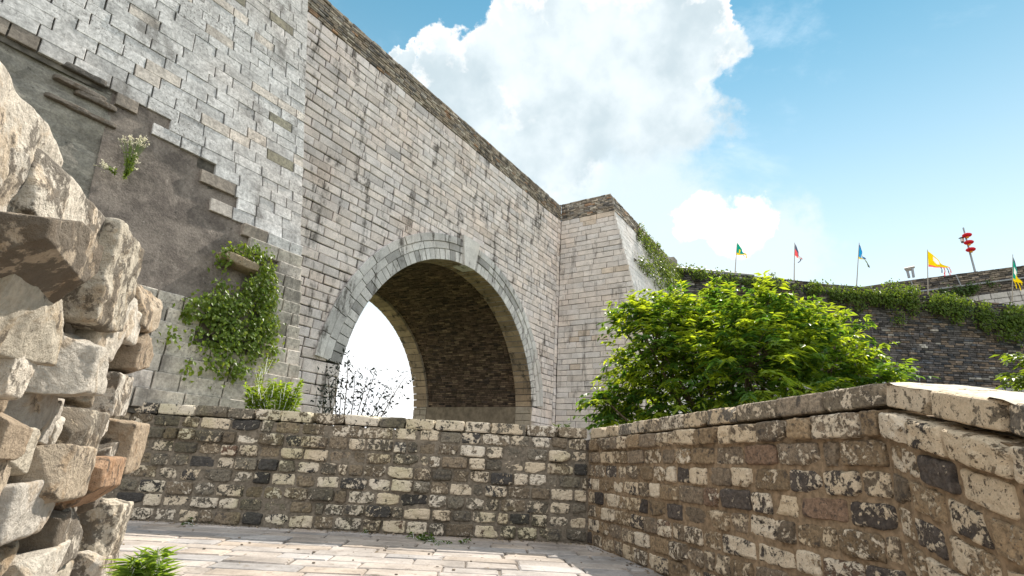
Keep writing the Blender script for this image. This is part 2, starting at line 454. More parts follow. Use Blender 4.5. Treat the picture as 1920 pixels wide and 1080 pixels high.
# ------------------------------------------------------------------ low brick walls of the court
def bricks(mb, o, u, v, w, L, nc, pitch, lens, thick, colf, limef, proud=.012, topback=0., n=6, u_start=0., gap=.018):
    fr = frame(o, u, v, w); un = np.asarray(u, float); vn = np.asarray(v, float); wn = np.asarray(w, float)
    vv = 0.
    hs = [pitch*random.uniform(.9, 1.1) for _ in range(nc)]; k = nc*pitch/sum(hs); hs = [h*k for h in hs]
    for c in range(nc):
        h = hs[c]; uu = u_start-random.uniform(0, lens[1])
        top = c == nc-1
        while uu < L:
            l = random.uniform(*lens)*(1.15 if top else 1.)
            if random.random() < .14: l *= .6
            a, b = max(uu, u_start), min(uu+l, L); uu += l
            if b-a < .06: continue
            pr = (-topback if top else random.uniform(-.5, 1.)*proud + (random.random() < .12)*proud*1.2)
            half = np.array([(b-a-gap)/2, (h-gap*random.uniform(.8, 1.3))/2, .10])
            cc = fr(np.array([[(a+b)/2+random.uniform(-.003, .003), vv+h/2+random.uniform(-.004, .004), pr-.10]]))[0]
            tl = random.uniform(-.022, .022); ty = random.uniform(-.05, .05)
            ax = np.array([un+vn*tl-wn*ty*.4, vn-un*tl, wn+un*ty*.4+vn*random.uniform(-.05, .05)])
            rock(mb, cc, ax, half, n=n, power=random.uniform(7, 13), rough=.11, chips=random.choice((1, 2, 3, 4)), chip=.90, col=colf(), rnd=(limef(), random.random(), random.random()), freq=4.5)
        vv += h

def bcol_front():
    k = random.random(); s = random.uniform(.7, 1.25)
    if k < .45: c = (.15, .13, .10)
    elif k < .80: c = (.19, .15, .105)
    elif k < .98: c = (.065, .060, .055)
    else: c = (.16, .10, .07)
    return tuple(s*x for x in c)
def bcol_cope():
    return rk(random.choice(((.22, .18, .13), (.26, .21, .155), (.19, .165, .135))), .8, 1.15)
def bcol_right():
    k = random.random(); s = random.uniform(.7, 1.25)
    if k < .42: c = (.22, .17, .12)
    elif k < .78: c = (.27, .195, .12)
    elif k < .97: c = (.085, .070, .060)
    else: c = (.19, .125, .085)
    return tuple(s*x for x in c)
def lime():
    k = random.random()
    return random.uniform(.66, .86) if k < .24 else (random.uniform(.40, .66) if k < .68 else random.uniform(0, .40))

def core(mb, o, u, w, L, H0, H1, thick, u0=0., wamp=.006, top=.0, drop=0.):
    """mortar body with a rough face; height runs from H0 to H1"""
    fr = frame(o, u, Zv, w); n = max(2, int(L/.06)); k = 24
    us = np.linspace(u0, L, n); V = []; F = []
    for i, a in enumerate(us):
        t = (a-u0)/(L-u0); H = H0+(H1-H0)*t
        for j in range(k+1):
            V.append((a, -.1+(H-.03+.1)*j/k, 0))
    V = np.array(V); q = V*6.5; V[:, 2] = -.017+fbm(q+3, 3)*wamp
    for i in range(n-1):
        for j in range(k):
            s = i*(k+1)+j; F.append((s, s+k+1, s+k+2, s+1))
    mb.add(fr(V), F, (1, 1, 1), (0, 0, 0), 1)
    # top, back and ends
    P = np.array([(u0, H0-.03, -.016), (L, H1-.03, -.016), (L, H1-.03, -thick), (u0, H0-.03, -thick), (u0, -.1, -thick), (L, -.1, -thick), (u0, -.1, -.016), (L, -.1, -.016)])
    mb.add(fr(P), [(0, 1, 2, 3), (3, 2, 5, 4), (0, 3, 4, 6), (1, 7, 5, 2)], (1, 1, 1), (0, 0, 0), 1)

TH = .36
# wall at the back of the court
fwl = empty('brick_parapet', (FW0+FW1)/2, 'low mossy brick wall across the back of the paved court below the arch', 'wall')
mb = MB(); o = FW0-FU*3.2; L = float(np.linalg.norm(FW1-o))
core(mb, o, FU, FN, L+.02, 1.22, 1.21, TH)
bricks(mb, o, FU, Zv, FN, L, 8, .1515, (.20, .34), TH, bcol_front, lime, proud=.028, u_start=0., gap=.022, n=9)
mb.build('wall_face', [LBF, LMORTF], fwl)
def coping(mb, o, u, w, L, z0, z1, h, colf, u0=0., lens=(.3, .46), th=TH, back=0., over=0., n=7, straight=0):
    uu = u0
    while uu < L-.02:
        l = random.uniform(*lens); e = min(uu+l, L)
        if L-e < .14: e = L
        t = ((uu+e)/2)/L; z = z0+(z1-z0)*t
        uv = unit(u*L+Zv*(z1-z0)); vv = unit(np.cross(w, uv))
        if vv[2] < 0: vv = -vv
        c = o+u*((uu+e)/2)+Zv*(z+h/2+random.uniform(-.006, .006)*(.4 if straight else 1))+w*(-back+over-th/2)
        rock(mb, c, np.array([uv, vv, w]), ((e-uu)/2-.006, h/2-.003, th/2+random.uniform(-.006, .008)), n=n, power=random.uniform(12, 22), rough=.05 if straight else .07, chips=3, chip=.97, col=colf(), rnd=(lime(), random.random(), random.random()), freq=4.)
        uu = e
mb = MB(); coping(mb, o, FU, FN, L, 1.205, 1.205, .135, bcol_front, u0=0.)
mb.build('coping', LBF, fwl)

# right hand wall, level part up to the bend
RU = unit(RDG-FW1); RN = np.array([RU[1], -RU[0], 0])
if RN[0] > 0: RN = -RN
rwl = empty('brick_parapet', (FW1+RDG)/2, 'low brick wall with peeling lime wash running up along the right to its bend', 'wall')
mb = MB(); L2 = float(np.linalg.norm(RDG-FW1))
core(mb, FW1, RU, RN, L2+.03, 1.22, 1.31, TH)
sv = Zv+RU*0
# rows fan out slightly because the coping climbs
class Fan: pass
def bricks_fan(mb, o, u, w, L, nc, H0, H1, lens, colf, proud, u_start=0., n=8, slope_all=0.):
    for c in range(nc):
        uu = u_start-random.uniform(0, lens[0])
        ja = [random.uniform(-.008, .008) for _ in range(2)]
        while uu < L:
            l = random.uniform(*lens)*(.62 if random.random() < .16 else 1.); a, b = max(uu, u_start), min(uu+l, L); uu += l
            if L-b < .07: b = L
            if b-a < .07: continue
            t = (a+b)/2/L; H = H0+(H1-H0)*t; h = H/nc; z = slope_all*(a+b)/2+h*c+h/2
            uv = unit(np.asarray(u)*1.+Zv*((H1-H0)/L*(c+.5)/nc+slope_all))
            pr = random.uniform(-.5, 1.)*proud
            if c == nc-1: pr = proud*1.6
            half = np.array([(b-a-.02)/2, (h-.022*random.uniform(.8, 1.25))/2, .10])
            cc = o+np.asarray(u)*((a+b)/2)+Zv*(z+random.uniform(-.004, .004))+np.asarray(w)*(pr-.1)
            tl = random.uniform(-.02, .02); ty = random.uniform(-.03, .03)
            vv = unit(np.cross(w, uv)); vv = vv if vv[2] > 0 else -vv
            ax = np.array([uv+vv*tl, Zv-uv*tl, np.asarray(w)+uv*ty])
            rock(mb, cc, ax, half, n=n, power=random.uniform(7, 13), rough=.11, chips=random.choice((1, 2, 3, 4)), chip=.90, col=colf(), rnd=(lime(), random.random(), random.random()), freq=3.)
bricks_fan(mb, FW1, RU, RN, L2, 8, 1.21, 1.29, (.20, .38), bcol_right, .022, n=12)
mb.build('wall_face', [LBR, LMORT], rwl)
mb = MB(); coping(mb, FW1+RU*.0, RU, RN, L2, 1.205, 1.30, .135, bcol_cope, u0=0., lens=(.26, .46), back=.022, n=12, straight=1)
mb.build('coping', LBR, rwl)
# beyond the bend it ramps down toward the viewer
SU = unit((-.144, -.99, 0)); SN = np.array([SU[1], -SU[0], 0]); SN = SN if SN[0] < 0 else -SN
L3 = 2.4; SL = -.225
swl = empty('brick_parapet', RDG+SU*.7, 'sloping brick wall right of the bend, with a smooth sunlit coping', 'wall')
mb = MB()
core(mb, RDG, SU, SN, L3, 1.29, 1.29+SL*L3, .42)
bricks_fan(mb, RDG, SU, SN, L3, 8, 1.28, 1.28, (.24, .44), bcol_right, .02, slope_all=SL, n=14)
# a few lower rows so the slope reaches the ground
mb.build('wall_face', [LBR, LMORT], swl)
mb = MB(); coping(mb, RDG, SU, SN, L3, 1.295, 1.295+SL*L3, .135, bcol_cope, lens=(.34, .5), th=.42, back=.022, n=14, straight=1)
uv = unit(SU*L3+Zv*SL*L3); wv_ = unit(np.cross(SN, uv)); wv_ = wv_ if wv_[2] > 0 else -wv_
fr_b = frame(RDG+Zv*(1.295+.128), uv, wv_, SN); us_ = np.linspace(.03, 2.4, 60); ws_ = np.linspace(-.42, -.035, 10)
Vb = []; Fb = []
for i, a_ in enumerate(us_):
    for j, b_ in enumerate(ws_): Vb.append((a_, 0, b_+(.02*math.sin(a_*9)+.012*math.sin(a_*23) if j == 9 else 0)))
Vb = np.array(Vb); Vb[:, 1] = .010+fbm(Vb*6+5, 4)*.006-(np.abs(Vb[:, 2]+.045) < .03)*.012
for i in range(59):
    for j in range(9): q = i*10+j; Fb.append((q, q+1, q+11, q+10))
mb2 = MB(); mb2.add(fr_b(Vb), Fb); mb2.build('mortar_bed', m_simple('pale_mortar', (.50, .45, .37), .95, .25, 14., .6, .01), swl)
mb.build('coping', LBR, swl)

# ------------------------------------------------------------------ the great wall
def prof(z):
    z = np.asarray(z, float)
    return 3.43+.235*(15-z)+np.maximum(2.6-z, 0)*.06
ACX, ACZ, RI, RO = -8.72, 2.9, 6.15, 7.27
RM = 6.75
TOP, CAPB = 16.0, 15.0
GW = empty('gate_wall', CRN+DV*-8.7, 'tall pale ashlar city wall pierced by the great round arch', 'wall')
fm = frame(CRN, DV, Zv, NV)
def cut(a, b, Rr, u0, u1):
    if a < ACZ: h = Rr
    elif a-ACZ >= Rr: return [(u0, u1)]
    else: h = math.sqrt(Rr*Rr-(a-ACZ)**2)
    return [(u0, ACX-h), (ACX+h, u1)]
def acol(u, v):
    k = random.uniform(.88, 1.07); t = random.uniform(-.018, .022)
    if random.random() < .05: k *= .78
    return (.75*k+t, .675*k, .645*k-t)
mb = MB()
ULEFT = -21.05
courses(mb, fm, -.3, 3.55, .31, lambda a, b: cut(a, b, RI-.01, ULEFT, -.35),  .5, .98, .025, acol, ch=.014, jit=.012, wj=.018)
courses(mb, fm, 3.55, CAPB, .31, lambda a, b: cut(a, b, RM, ULEFT, -.35),  .5, .98, .025, acol, ch=.014, jit=.012, wj=.018)
# narrow straight-jointed strip beside the corner
courses(mb, fm, -.3, CAPB, .36, lambda a, b: [(-.33, -.0)], .5, .6, .02, acol, ch=.014, jit=.008, wj=.01)
mb.build('ashlar_face', ASH, GW)
mb = MB()
zs = np.concatenate([np.arange(-.3, 3.5, .15), [3.55], np.arange(3.7, 14.95, .15), [15.]])
for a, b in zip(zs[:-1], zs[1:]):
    for (p, q) in cut(a, b, RM-.05 if a > 3.5 else RI+.03, ULEFT-.3, .3):
        mb.add(fm([(p, a, -.035), (q, a, -.035), (q, b, -.035), (p, b, -.035)]), [(0, 1, 2, 3)])
# back face, with the same hole, and top
for a, b in zip(zs[:-1], zs[1:]):
    for (p, q) in cut(a, b, RM-.05 if a > 3.5 else RI+.03, -44, 30):
        mb.add(fm([(p, a, -8.), (q, a, -8.), (q, b, -8.), (p, b, -8.)]), [(3, 2, 1, 0)])
mb.add(fm([(-44, 15, -8), (30, 15, -8), (30, 15, -.035), (-44, 15, -.035)]), [(0, 1, 2, 3)])
mb.build('joint_bed', DARKM, GW)
# brick band on top
def ccol(u, v):
    k = random.uniform(.6, 1.3); q = random.random()
    c = (.33, .275, .22) if q < .6 else ((.21, .19, .175) if q < .8 else (.46, .41, .35))
    if random.random() < .04: c = (.36, .23, .15)
    return tuple(k*x for x in c)
mb = MB()
courses(mb, fm, CAPB, TOP, .095, lambda a, b: [(ULEFT, 0.)], .22, .42, .014, ccol, ch=.008, jit=.008, wj=.022, woff=lambda u, v: .02)
mb.add(fm([(ULEFT, 15, -.03), (0, 15, -.03), (0, 15.97, -.03), (ULEFT, 15.97, -.03)]), [(0, 1, 2, 3)], (.06, .055, .05))
mb.add(fm([(ULEFT, 15.97, -.03), (0, 15.97, -.03), (0, 15.97, -1.), (ULEFT, 15.97, -1.)]), [(0, 1, 2, 3)], (.2, .18, .15))
mb.add(fm([(ULEFT, 14.9, -1), (0, 14.9, -1), (0, 15.97, -1), (ULEFT, 15.97, -1.)]), [(3, 2, 1, 0)], (.2, .18, .15))
mb.build('brick_cap', CAPM, GW)

# arch
AR = empty('round_arch', CRN+DV*ACX, 'great round arch of grey voussoirs with a keystone, in the ashlar wall', 'arch')
AR.parent = None
def fa(P):           # (theta, r, w) -> world
    P = np.asarray(P); th, r, w = P[:, 0], P[:, 1], P[:, 2]
    return CRN+np.outer(ACX+np.cos(th)*r, DV)+np.outer(ACZ+np.sin(th)*r, Zv)+np.outer(w, NV)
def vcol():
    k = random.uniform(.80, 1.08)
    if random.random() < .12: k *= .6
    return (.62*k, .60*k, .585*k)
TH0 = math.asin((3.55-ACZ)/RI)
def ring(mb, r0, r1, num, w, back, t0=TH0, t1=math.pi-TH0, vary=.25, cf=vcol):
    e = np.linspace(t0, t1, num+1); e[1:-1] += (RNG.random(num-1)-.5)*(e[1]-e[0])*vary
    for a, b in zip(e[:-1], e[1:]):
        g = .017/r0; col = cf(); sub = max(1, int((b-a)*r0/.35))
        tt = np.linspace(a+g, b-g, sub+1); ww = w+random.uniform(-.012, .012)
        P = []
        for t in tt:
            P += [(t, r0+.006, ww-.02), (t, r0+.02, ww), (t, r1-.02, ww), (t, r1-.006, ww-.02), (t, r1-.006, back), (t, r0+.006, back)]
        F = []
        for k in range(sub):
            for j in range(6):
                F.append((k*6+j, k*6+(j+1) % 6, (k+1)*6+(j+1) % 6, (k+1)*6+j))
        F = np.array(F); cc_ = np.tile(np.array(col), (len(F), 1))
        if r0 == RI: cc_[5::6] = np.array((.40, .30, .21))*random.uniform(.7, 1.1)
        mb.add(fa(P), F, cc_, (random.random(), random.random(), random.random()))
        mb.add(fa(P[:6]), [(0, 1, 2, 3), (0, 3, 4, 5)], col); mb.add(fa(P[-6:]), [(3, 2, 1, 0), (5, 4, 3, 0)], col)
mb = MB(); ring(mb, RI, 6.62, 58, .035, -.95); mb.build('inner_voussoir_ring', ASH, AR)
mb = MB(); ring(mb, 6.62, 6.93, 26, .065, -.3); ring(mb, 6.93, RO, 24, .09, -.3); mb.build('outer_ring_course', ASH, AR)
# keystone
mb = MB()
KS = [(-.37, RI-.06), (.37, RI-.06), (.62, 7.45), (-.62, 7.45)]
P = []
for (x, r), s in zip(KS, range(4)): P.append((ACX-.02+x*(.97), ACZ+r, .17))
for (x, r) in KS: P.append((ACX-.02+x, ACZ+r, .14))
for (x, r) in KS: P.append((ACX-.02+x, ACZ+r, -.5))
F = [(0, 1, 2, 3)]
for k in range(4):
    j = (k+1) % 4; F += [(4+k, 4+j, j, k), (8+k, 8+j, 4+j, 4+k)]
mb.add(fm(np.array(P)), F, (.66, .63, .60), (.3, .6, .2)); mb.build('keystone', ASH, AR)
# soffit stones at the far mouth, brick barrel between
mb = MB()
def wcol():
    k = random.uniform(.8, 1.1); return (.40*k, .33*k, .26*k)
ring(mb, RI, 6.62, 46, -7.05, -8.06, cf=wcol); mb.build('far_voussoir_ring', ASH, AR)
mb = MB()
def fv(P):           # (along depth, arc length, height off the vault)
    P = np.asarray(P); th = P[:, 1]/6.3; r = 6.3-P[:, 2]
    return CRN+np.outer(ACX+np.cos(th)*r, DV)+np.outer(ACZ+np.sin(th)*r, Zv)+np.outer(P[:, 0], NV)
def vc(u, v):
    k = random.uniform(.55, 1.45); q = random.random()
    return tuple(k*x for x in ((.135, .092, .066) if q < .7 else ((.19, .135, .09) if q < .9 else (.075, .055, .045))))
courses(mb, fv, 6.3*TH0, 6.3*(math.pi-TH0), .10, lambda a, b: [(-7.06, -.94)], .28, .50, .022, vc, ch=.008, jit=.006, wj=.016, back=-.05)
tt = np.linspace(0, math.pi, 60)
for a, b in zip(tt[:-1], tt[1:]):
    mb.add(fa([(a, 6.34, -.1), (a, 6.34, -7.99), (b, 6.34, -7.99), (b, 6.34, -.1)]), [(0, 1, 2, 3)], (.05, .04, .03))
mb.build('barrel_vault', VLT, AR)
# jamb walls under the springing
for s in (1, -1):
    xj = ACX+s*math.cos(TH0)*RI
    fj = frame(CRN+DV*xj, NV, Zv, -DV*s)
    mb = MB()
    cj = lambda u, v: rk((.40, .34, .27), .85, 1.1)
    courses(mb, fj, -.3, 3.55, .31, lambda a, b: [(-.95, .02)], .45, .95, .02, cj, wj=.01)
    mb.build('jamb_stone', ASH, AR); mb = MB()
    courses(mb, fj, -.3, 3.55, .31, lambda a, b: [(-8.05, -7.05)], .45, .95, .02, cj, wj=.01)
    mb.build('jamb_stone', ASH, AR)
    mb = MB(); sheet(mb, fj, np.linspace(-7.05, -.95, 40), np.linspace(-.3, 3.55, 20), lambda a, b: -.02+fbm(np.stack([a*1.5, b*1.5, a*0], 1), 3)*.02)
    sheet(mb, fj, [-8.05, 0], [-.3, 3.55], lambda a, b: a*0-.08)
    mb.build('jamb_plaster', CONC, AR)

# right pier
PR = empty('wall_buttress', CRN+NV*2.5, 'battered pale stone buttress right of the arch, with a brown brick top', 'buttress')
fp = frame(CRN, NV, Zv, -DV)
def pcol2(u, v):
    k = random.uniform(.88, 1.07)
    t = random.uniform(-.01, .02)
    if random.random() < .06: return (.62*k, .52*k, .43*k)
    return (.66*k+t, .605*k, .57*k-t)
mb = MB()
courses(mb, fp, -.3, CAPB, .315, lambda a, b: [(0, float(prof((a+b)/2)))], .62, 1.2, .02, pcol2, ch=.013, jit=.009, wj=.012)
zz = np.arange(-.3, 15.1, .3)
for a, b in zip(zz[:-1], zz[1:]):
    mb.add(fp([(0, a, -.035), (float(prof(a))-.03, a, -.035), (float(prof(b))-.03, b, -.035), (0, b, -.035)]), [(0, 1, 2, 3)], (.07, .06, .055))
mb.build('ashlar_face', PIER, PR)
# its long battered flank
def fs(P):
    P = np.asarray(P); return CRN+np.outer(P[:, 0], DV)+np.outer(P[:, 1], Zv)+np.outer(prof(P[:, 1])+P[:, 2], NV)
mb = MB()
fcol = lambda u, v: rk((.64, .61, .59), .93, 1.04)
courses(mb, fs, -.3, CAPB, .315, lambda a, b: [(0.02, 13.6)], .6, 1.2, .008, fcol, ch=.004, jit=.003, wj=.006)
sheet(mb, fs, [0.03, 13.6], zz[:-1], lambda a, b: a*0-.03, col=(.25, .24, .23))
mb.add(fm([(0, 15, -.03), (13.6, 15, -.03), (13.6, 15, 3.4), (0, 15, 3.4)]), [(0, 1, 2, 3)], (.2, .2, .18))
mb.build('battered_flank', m_ashlar('streaked_limestone', stain=.5, pit=.15, speck=.25, dark=(.22, .21, .19)), PR)
mb = MB()
courses(mb, fp, CAPB, TOP+.12, .10, lambda a, b: [(0, 3.22+(TOP+.12-a)*.2)], .22, .45, .014, ccol, ch=.008, jit=.008, wj=.02, woff=lambda u, v: .02)
mb.add(fp([(0, 15, -.02), (3.38, 15, -.02), (3.2, 16.1, -.02), (0, 16.1, -.02)]), [(0, 1, 2, 3)], (.06, .055, .05))
fs2 = lambda P: CRN+np.outer(np.asarray(P)[:, 0], DV)+np.outer(np.asarray(P)[:, 1], Zv)+np.outer(3.22+(TOP+.12-np.asarray(P)[:, 1])*.2+np.asarray(P)[:, 2], NV)
courses(mb, fs2, CAPB, TOP+.12, .10, lambda a, b: [(0.0, 13.6)], .22, .45, .014, ccol, ch=.008, jit=.008, wj=.02, woff=lambda u, v: .0)
mb.add(fm([(0, 16.08, -.1), (13.6, 16.08, -.1), (13.6, 16.08, 3.2), (0, 16.08, 3.2)]), [(0, 1, 2, 3)], (.2, .18, .15))
sheet(mb, fs2, [0, 13.6], [15, 16.1], lambda a, b: a*0-.03, col=(.06, .055, .05))
mb.add(fm([(-.05, 15, -1), (-.05, 15, 0), (-.05, 16.1, 0), (-.05, 16.1, -1)]), [(0, 1, 2, 3)], (.15, .13, .11))
mb.build('brick_cap', CAPM, PR)
mb = MB(); boxm(mb, CRN+DV*13.1+NV*2.9+Zv*16.35, np.array([DV, NV, Zv]), (.45, .3, .32), (.3, .27, .23)); mb.build('merlon_stub', CAPM, PR)

# left tower with missing facing
TW = empty('wall_buttress', CRN+DV*-24+NV*6, 'near grey ashlar buttress left of the arch, its facing partly lost to brown render', 'buttress')
TE = -20.95
POLY = [(-27, 5.75), (-25.45, 5.61), (-24.27, 5.62), (-24.15, 5.51), (-22.94, 5.25), (-22.46, 4.42), (-21.93, 4.12), (-22.35, 3.95), (-22.5, 3.06), (-22.9, 2.75), (-27, 2.75)]
NICHE = [(-22.55, 4.1), (-21.95, 4.25), (-21.62, 3.9), (-21.62, 2.4), (-22.1, 2.1), (-22.6, 2.3)]
def inside(x, y, poly):
    c = False; j = len(poly)-1
    for i in range(len(poly)):
        if (poly[i][1] > y) != (poly[j][1] > y) and x < (poly[j][0]-poly[i][0])*(y-poly[i][1])/(poly[j][1]-poly[i][1])+poly[i][0]: c = not c
        j = i
    return c
def tcol(u, v):
    k = random.uniform(.90, 1.06)
    if random.random() < .02: return (.24*k, .225*k, .17*k)
    if random.random() < .12: return (.57*k, .515*k, .46*k)
    if v < 4.2: return (.47*k, .43*k, .37*k)
    return (.52*k, .51*k, .50*k)
mb = MB()
v = -.3; rows = []
while v < 14.5:
    h = random.uniform(.205, .24); rows.append((v, v+h)); v += h
for (a, b) in rows:
    off = float(prof((a+b)/2))
    fr_ = (lambda off, a: (lambda P: CRN+np.outer(P[:, 0], DV)+np.outer(P[:, 1], Zv)+np.outer(off+(.045-.01*(P[:, 1]-a) if a < 4.3 else .022-.225*(P[:, 1]-a))+P[:, 2], NV)))(off, a)          # every course steps in from the one below
    u = TE+random.uniform(-.004, .004); first = True
    while u > -33:
        L = random.uniform(.30, .60)*(random.uniform(.35, 1) if first else 1); first = False
        e = u-L; um, vm = (u+e)/2, (a+b)/2
        gone = inside(um+.06, vm, POLY) or inside(um, vm, NICHE)
        brk = gone is False and any(inside(um+dx_, vm+dz_, POLY) for dx_, dz_ in ((-.35, 0), (0, -.3), (-.25, -.2)))
        if brk and random.random() < .25 and inside(um-.2, vm-.2, POLY): gone = True
        if not gone and not (u < -26 and vm < 3) and not (u < -21.7 and vm < 1.22):
            block(mb, lambda P: fr_(np.asarray(P)), e+.011, u-.009, a+.0005, b-.0015, random.uniform(-.009, .009), -.22, .004 if a > 4.3 else .007, .004, (rk((.25, .215, .18), .8, 1.25) if brk and random.random() < .42 else tcol(um, vm)), (random.random(), random.random(), random.random()))
        u = e
mb.build('ashlar_face', TWR, TW)
def fs3(P):
    P = np.asarray(P); return CRN+np.outer(P[:, 0], DV)+np.outer(P[:, 1], Zv)+np.outer(prof(P[:, 1])+P[:, 2], NV)
mb = MB(); sheet(mb, fs3, [-33, TE-.04], np.linspace(-.3, 14.6, 40), lambda a, b: a*0-.06, skip=lambda u, v: False, col=(1, 1, 1))
MBK = mb
# body: backing outside the patches
mb = MB(); us = np.arange(-33, TE+.01, .1); us = np.append(us[us < TE-.05], TE-.03); vs = np.arange(-.3, 14.6, .1)
sheet(mb, fs3, us, vs, lambda a, b: a*0-.06, skip=lambda u, v: inside(u, v, POLY) or inside(u, v, NICHE) or (u < -21.7 and v < 1.22))
us2 = np.array([0, 6.9]);
for a, b in zip(vs[:-1:3], vs[3::3]):
    mb.add(np.array([CRN+DV*(TE-.02)+Zv*a, CRN+DV*(TE-.02)+Zv*a+NV*(float(prof(a))-.07), CRN+DV*(TE-.02)+Zv*b+NV*(float(prof(b))-.07), CRN+DV*(TE-.02)+Zv*b]), [(0, 1, 2, 3)])
mb.add(fm([(-33, 14.4, -8), (TE, 14.4, -8), (TE, 14.4, 3.5), (-33, 14.4, 3.5)]), [(0, 1, 2, 3)])
mb.build('joint_bed', m_simple('tower_joint', (.10, .09, .075), .95, .6, 5.), TW)
# render coat: dark brown, smooth, with trowel lines; older core left of it
def m_render(name, col, dark, sc, streak):
    mt, nt, b = mat(name, .95); P = pos(nt)
    a = noise(nt, P, 2.2, 7, .66, .4)[0]; f = noise(nt, P, 30., 6, .72)[0]; st = noise(nt, vmath(nt, 'MULTIPLY', P, streak), 3., 6, .65)[0]
    c = mix(nt, ss(nt, a, .36, .62), col, dark); c = mix(nt, ss(nt, st, .52, .68, 0., .55), c, tuple(x*1.45 for x in col))
    c = vmath(nt, 'SCALE', c, None, ss(nt, f, .25, .75, .7, 1.3))
    c = mix(nt, ss(nt, noise(nt, P, 11., 5, .7)[0], .62, .69, 0., .7), c, (.04, .035, .03)); c = mix(nt, ss(nt, noise(nt, P, 16., 7, .75)[0], .60, .68, 0., .55), c, (.36, .33, .29))
    nt.links.new(c, b.inputs['Base Color']); bump(nt, b, math_(nt, 'ADD', f, math_(nt, 'MULTIPLY', a, 2.)), .8, .02)
    return mt
mb = MB(); sheet(mb, fs3, np.arange(-24.18, -21.8, .04), np.arange(2.4, 5.75, .04), lambda a, b: -.055+fbm(np.stack([a*1.1, b*1.6, a*0], 1), 5)*.016)
mb.build('render_coat', m_render('brown_render', (.20, .17, .145), (.11, .092, .08), 2., (1., 1., .5)), TW)
mb = MB(); sheet(mb, fs3, np.arange(-27.5, -24.1, .04), np.arange(2.4, 6.0, .04), lambda a, b: -.085+fbm(np.stack([a*1.0, b*3.2, a*0], 1), 5)*.04)
mb.build('rough_core', m_render('pale_core', (.25, .235, .20), (.15, .14, .12), 2., (.6, .6, 3.)), TW)
mb = MB(); sheet(mb, fs3, np.arange(-22.7, -21.5, .05), np.arange(1.9, 4.4, .05), lambda a, b: -.16+fbm(np.stack([a*2, b*2.5, a*0], 1), 4)*.05)
mb.build('niche_back', m_render('niche_core', (.13, .12, .09), (.06, .055, .045), 2., (1, 1, 1)), TW)
# dark stone slabs left in the core and one jutting over the niche
mb = MB()
for (px, py, lx, hz) in ((160, 138, .55, .09), (150, 168, .62, .08), (178, 192, .5, .075), (165, 222, .62, .07), (120, 200, .5, .06)):
    P = hit(px, py, CRN+NV*5.6, NV); u_, z_ = (P-CRN) @ DV, P[2]
    rock(mb, fs3([(u_, z_, -.11)])[0], np.array([DV, unit(Zv-NV*.2), NV]), (lx/2, hz*.6, .12), n=12, power=7, rough=.25, chips=3, chip=.9, col=random.choice(((.10, .09, .08), (.14, .12, .10))), rnd=(.5, random.random(), .2))
mb.build('core_slab', RUB, TW)
mb = MB(); P = hit(442, 495, CRN+NV*6.1, NV)
rock(mb, P+NV*.02, np.array([unit(DV-Zv*.12), Zv, NV]), (.30, .085, .22), n=16, power=6, rough=.2, chips=6, chip=.85, col=(.27, .22, .15), rnd=(.3, .5, .2))
rock(mb, P+NV*-.03+Zv*.13-DV*.03, np.array([unit(DV-Zv*.12), Zv, NV]), (.16, .09, .16), n=12, power=4, rough=.2, chips=6, chip=.85, col=(.25, .20, .14), rnd=(.3, .5, .2))
mb.build('jutting_stone', RUB, TW)

# ------------------------------------------------------------------ far walls
WA = [np.array([12.3, 38.7, 0]), np.array([27.8, 39.7, 0]), np.array([41, 39.0, 0]), np.array([62, 37.5, 0])]
WAz = [15.75, 15.45, 14.3, 12.4]
FA = empty('far_wall', WA[1], 'dark brick city wall behind the tree with vines along its top', 'wall')
def dcol(u, v):
    k = random.uniform(.5, 1.5); q = random.random()
    c = (.095, .087, .087) if q < .6 else ((.15, .115, .09) if q < .85 else (.06, .064, .075))
    if random.random() < .03: c = (.3, .28, .26)
    return tuple(k*x for x in c)
mb = MB(); mg = MB()
for i in range(3):
    a, b = WA[i], WA[i+1]; u = unit(b-a); L = np.linalg.norm(b-a); w = np.array([u[1], -u[0], 0])
    f_ = frame(a, u, Zv, w); za, zb = WAz[i], WAz[i+1]
    top = lambda uu: za+(zb-za)*uu/L
    for zc in np.arange(8.0, 15.8, .17):
        uu = random.uniform(-.5, 0)
        while uu < L:
            l = random.uniform(.35, .7)
            aa, bb = max(uu, 0), min(uu+l, L); uu += l
            if bb-aa < .06 or zc > top((aa+bb)/2)-.05: continue
            block(mb, f_, aa+.015, bb-.015, zc+.015, min(zc+.16, top((aa+bb)/2)), random.uniform(-.03, .03), -.1, .012, .01, dcol(0, 0), (random.random(), random.random(), random.random()))
    mb.add(f_([(0, 7, -.05), (L, 7, -.05), (L, zb-.05, -.05), (0, za-.05, -.05), (0, za-.05, -1.4), (L, zb-.05, -1.4), (0, -.3, -1.4), (L, -.3, -1.4)]), [(0, 1, 2, 3), (3, 2, 5, 4), (4, 5, 7, 6)], (.04, .037, .035))
    courses(mg, f_, -.3, 8.0, .4, lambda a_, b_: [(0, L)], .7, 1.5, .03, lambda u_, v_: rk((.34, .33, .33), .8, 1.05), woff=lambda u_, v_: .05, wj=.02)
    mg.add(f_([(0, -.3, -.0), (L, -.3, 0), (L, 8, 0), (0, 8, 0)]), [(0, 1, 2, 3)], (.12, .12, .12))
mb.build('brick_face', FARM, FA); mg.build('stone_plinth', PIER, FA)
# grey cap rail on the left stretch
mb = MB(); a, b = WA[0]+Zv*15.76, WA[1]+Zv*15.46; t = np.linspace(0, .42, 5)[:, None]
tube(mb, a*(1-t)+b*t-np.array([0, .05, -.04]), .09, 5); mb.build('cap_rail', METAL, FA)

